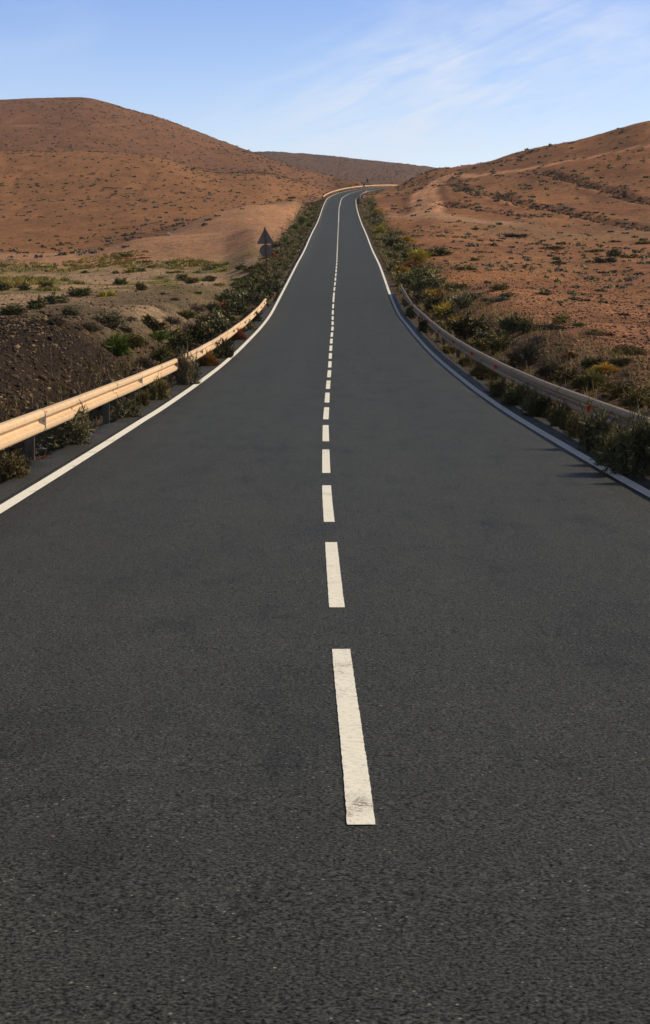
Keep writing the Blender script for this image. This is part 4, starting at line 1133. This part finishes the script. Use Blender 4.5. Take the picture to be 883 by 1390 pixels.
ma = N(nt, 'ShaderNodeMapping'); L(nt, tc.outputs['Generated'], ma.inputs['Vector']); ma.inputs['Location'].default_value = (-.06, 0, -.112)
mb_ = N(nt, 'ShaderNodeMapping'); L(nt, ma.outputs[0], mb_.inputs['Vector']); mb_.inputs['Rotation'].default_value = (0, math.radians(20), 0)
mc_ = N(nt, 'ShaderNodeMapping'); L(nt, mb_.outputs[0], mc_.inputs['Vector']); mc_.inputs['Scale'].default_value = (5.4, 0, 15)
ln = N(nt, 'ShaderNodeVectorMath', operation='LENGTH'); L(nt, mc_.outputs[0], ln.inputs[0])
pm = ramp(nt, ln.outputs['Value'], [(0,(1,1,1)),(.35,(.8,.8,.8)),(1,(0,0,0))])
mp3 = N(nt, 'ShaderNodeMapping'); L(nt, mb_.outputs[0], mp3.inputs['Vector']); mp3.inputs['Scale'].default_value = (13, 0, 75)
cn3 = noise(nt, mp3.outputs[0], 1.0, 7, .62); cn3.inputs['Distortion'].default_value = .6
wisp = mix(nt, 'MULTIPLY', 1, ramp(nt, cn3.outputs[0], [(.38,(0,0,0)),(.62,(1,1,1))]).outputs[0], pm.outputs[0])
cm = mix(nt, 'ADD', 1, cm, wisp)
mx = N(nt, 'ShaderNodeMath', operation='MULTIPLY', use_clamp=True); L(nt, cm, mx.inputs[0]); mx.inputs[1].default_value = .62
sx_ = N(nt, 'ShaderNodeSeparateXYZ'); L(nt, tc.outputs['Generated'], sx_.inputs[0])
gr = ramp(nt, sx_.outputs[2], [(0.0,(2.5,2.03,1.85)),(.06,(2.35,1.98,1.92)),(.12,(1.85,1.72,1.92)),(.18,(1.42,1.46,1.86)),(.235,(.42,.50,.72)),(.34,(.10,.135,.23)),(1.0,(.06,.085,.16))])
tint = mix(nt, 'MULTIPLY', 1, sky.outputs[0], gr.outputs[0])
fin = mix(nt, 'MIX', mx.outputs[0], tint, (9.0, 9.7, 11.0))
L(nt, fin, bg.inputs['Color']); bg.inputs['Strength'].default_value = .09

# thin air that fades the far ridge
hz = MB().box((0, 1560, 80), (19000, 3900, 300)).build('haze', None)
mh = bpy.data.materials.new('thin_air'); mh.use_nodes = True; nh = mh.node_tree
nh.nodes.remove(nh.nodes['Principled BSDF']); pv = N(nh, 'ShaderNodeVolumePrincipled')
pv.inputs['Color'].default_value = (.72,.80,1,1); pv.inputs['Density'].default_value = .00007; pv.inputs['Anisotropy'].default_value = .2
L(nh, pv.outputs[0], nh.nodes['Material Output'].inputs['Volume']); hz.data.materials.append(mh); tag(hz, kind='stuff')
cam = bpy.data.cameras.new('camera'); co = bpy.data.objects.new('camera', cam); C.objects.link(co)
co.location = (0, 0, 0); co.rotation_euler = (math.radians(90), 0, 0)
cam.sensor_fit = 'VERTICAL'; cam.sensor_height = 24; cam.lens = F/1390*24
cam.shift_y = -(695-VH)/1390; cam.clip_start = .1; cam.clip_end = 20000
sc = bpy.context.scene; sc.camera = co
sc.view_settings.view_transform = 'Standard'; sc.view_settings.look = 'None'
sc.view_settings.exposure = 0; sc.view_settings.gamma = 1
sc.render.engine = 'CYCLES'; sc.cycles.max_bounces = 6
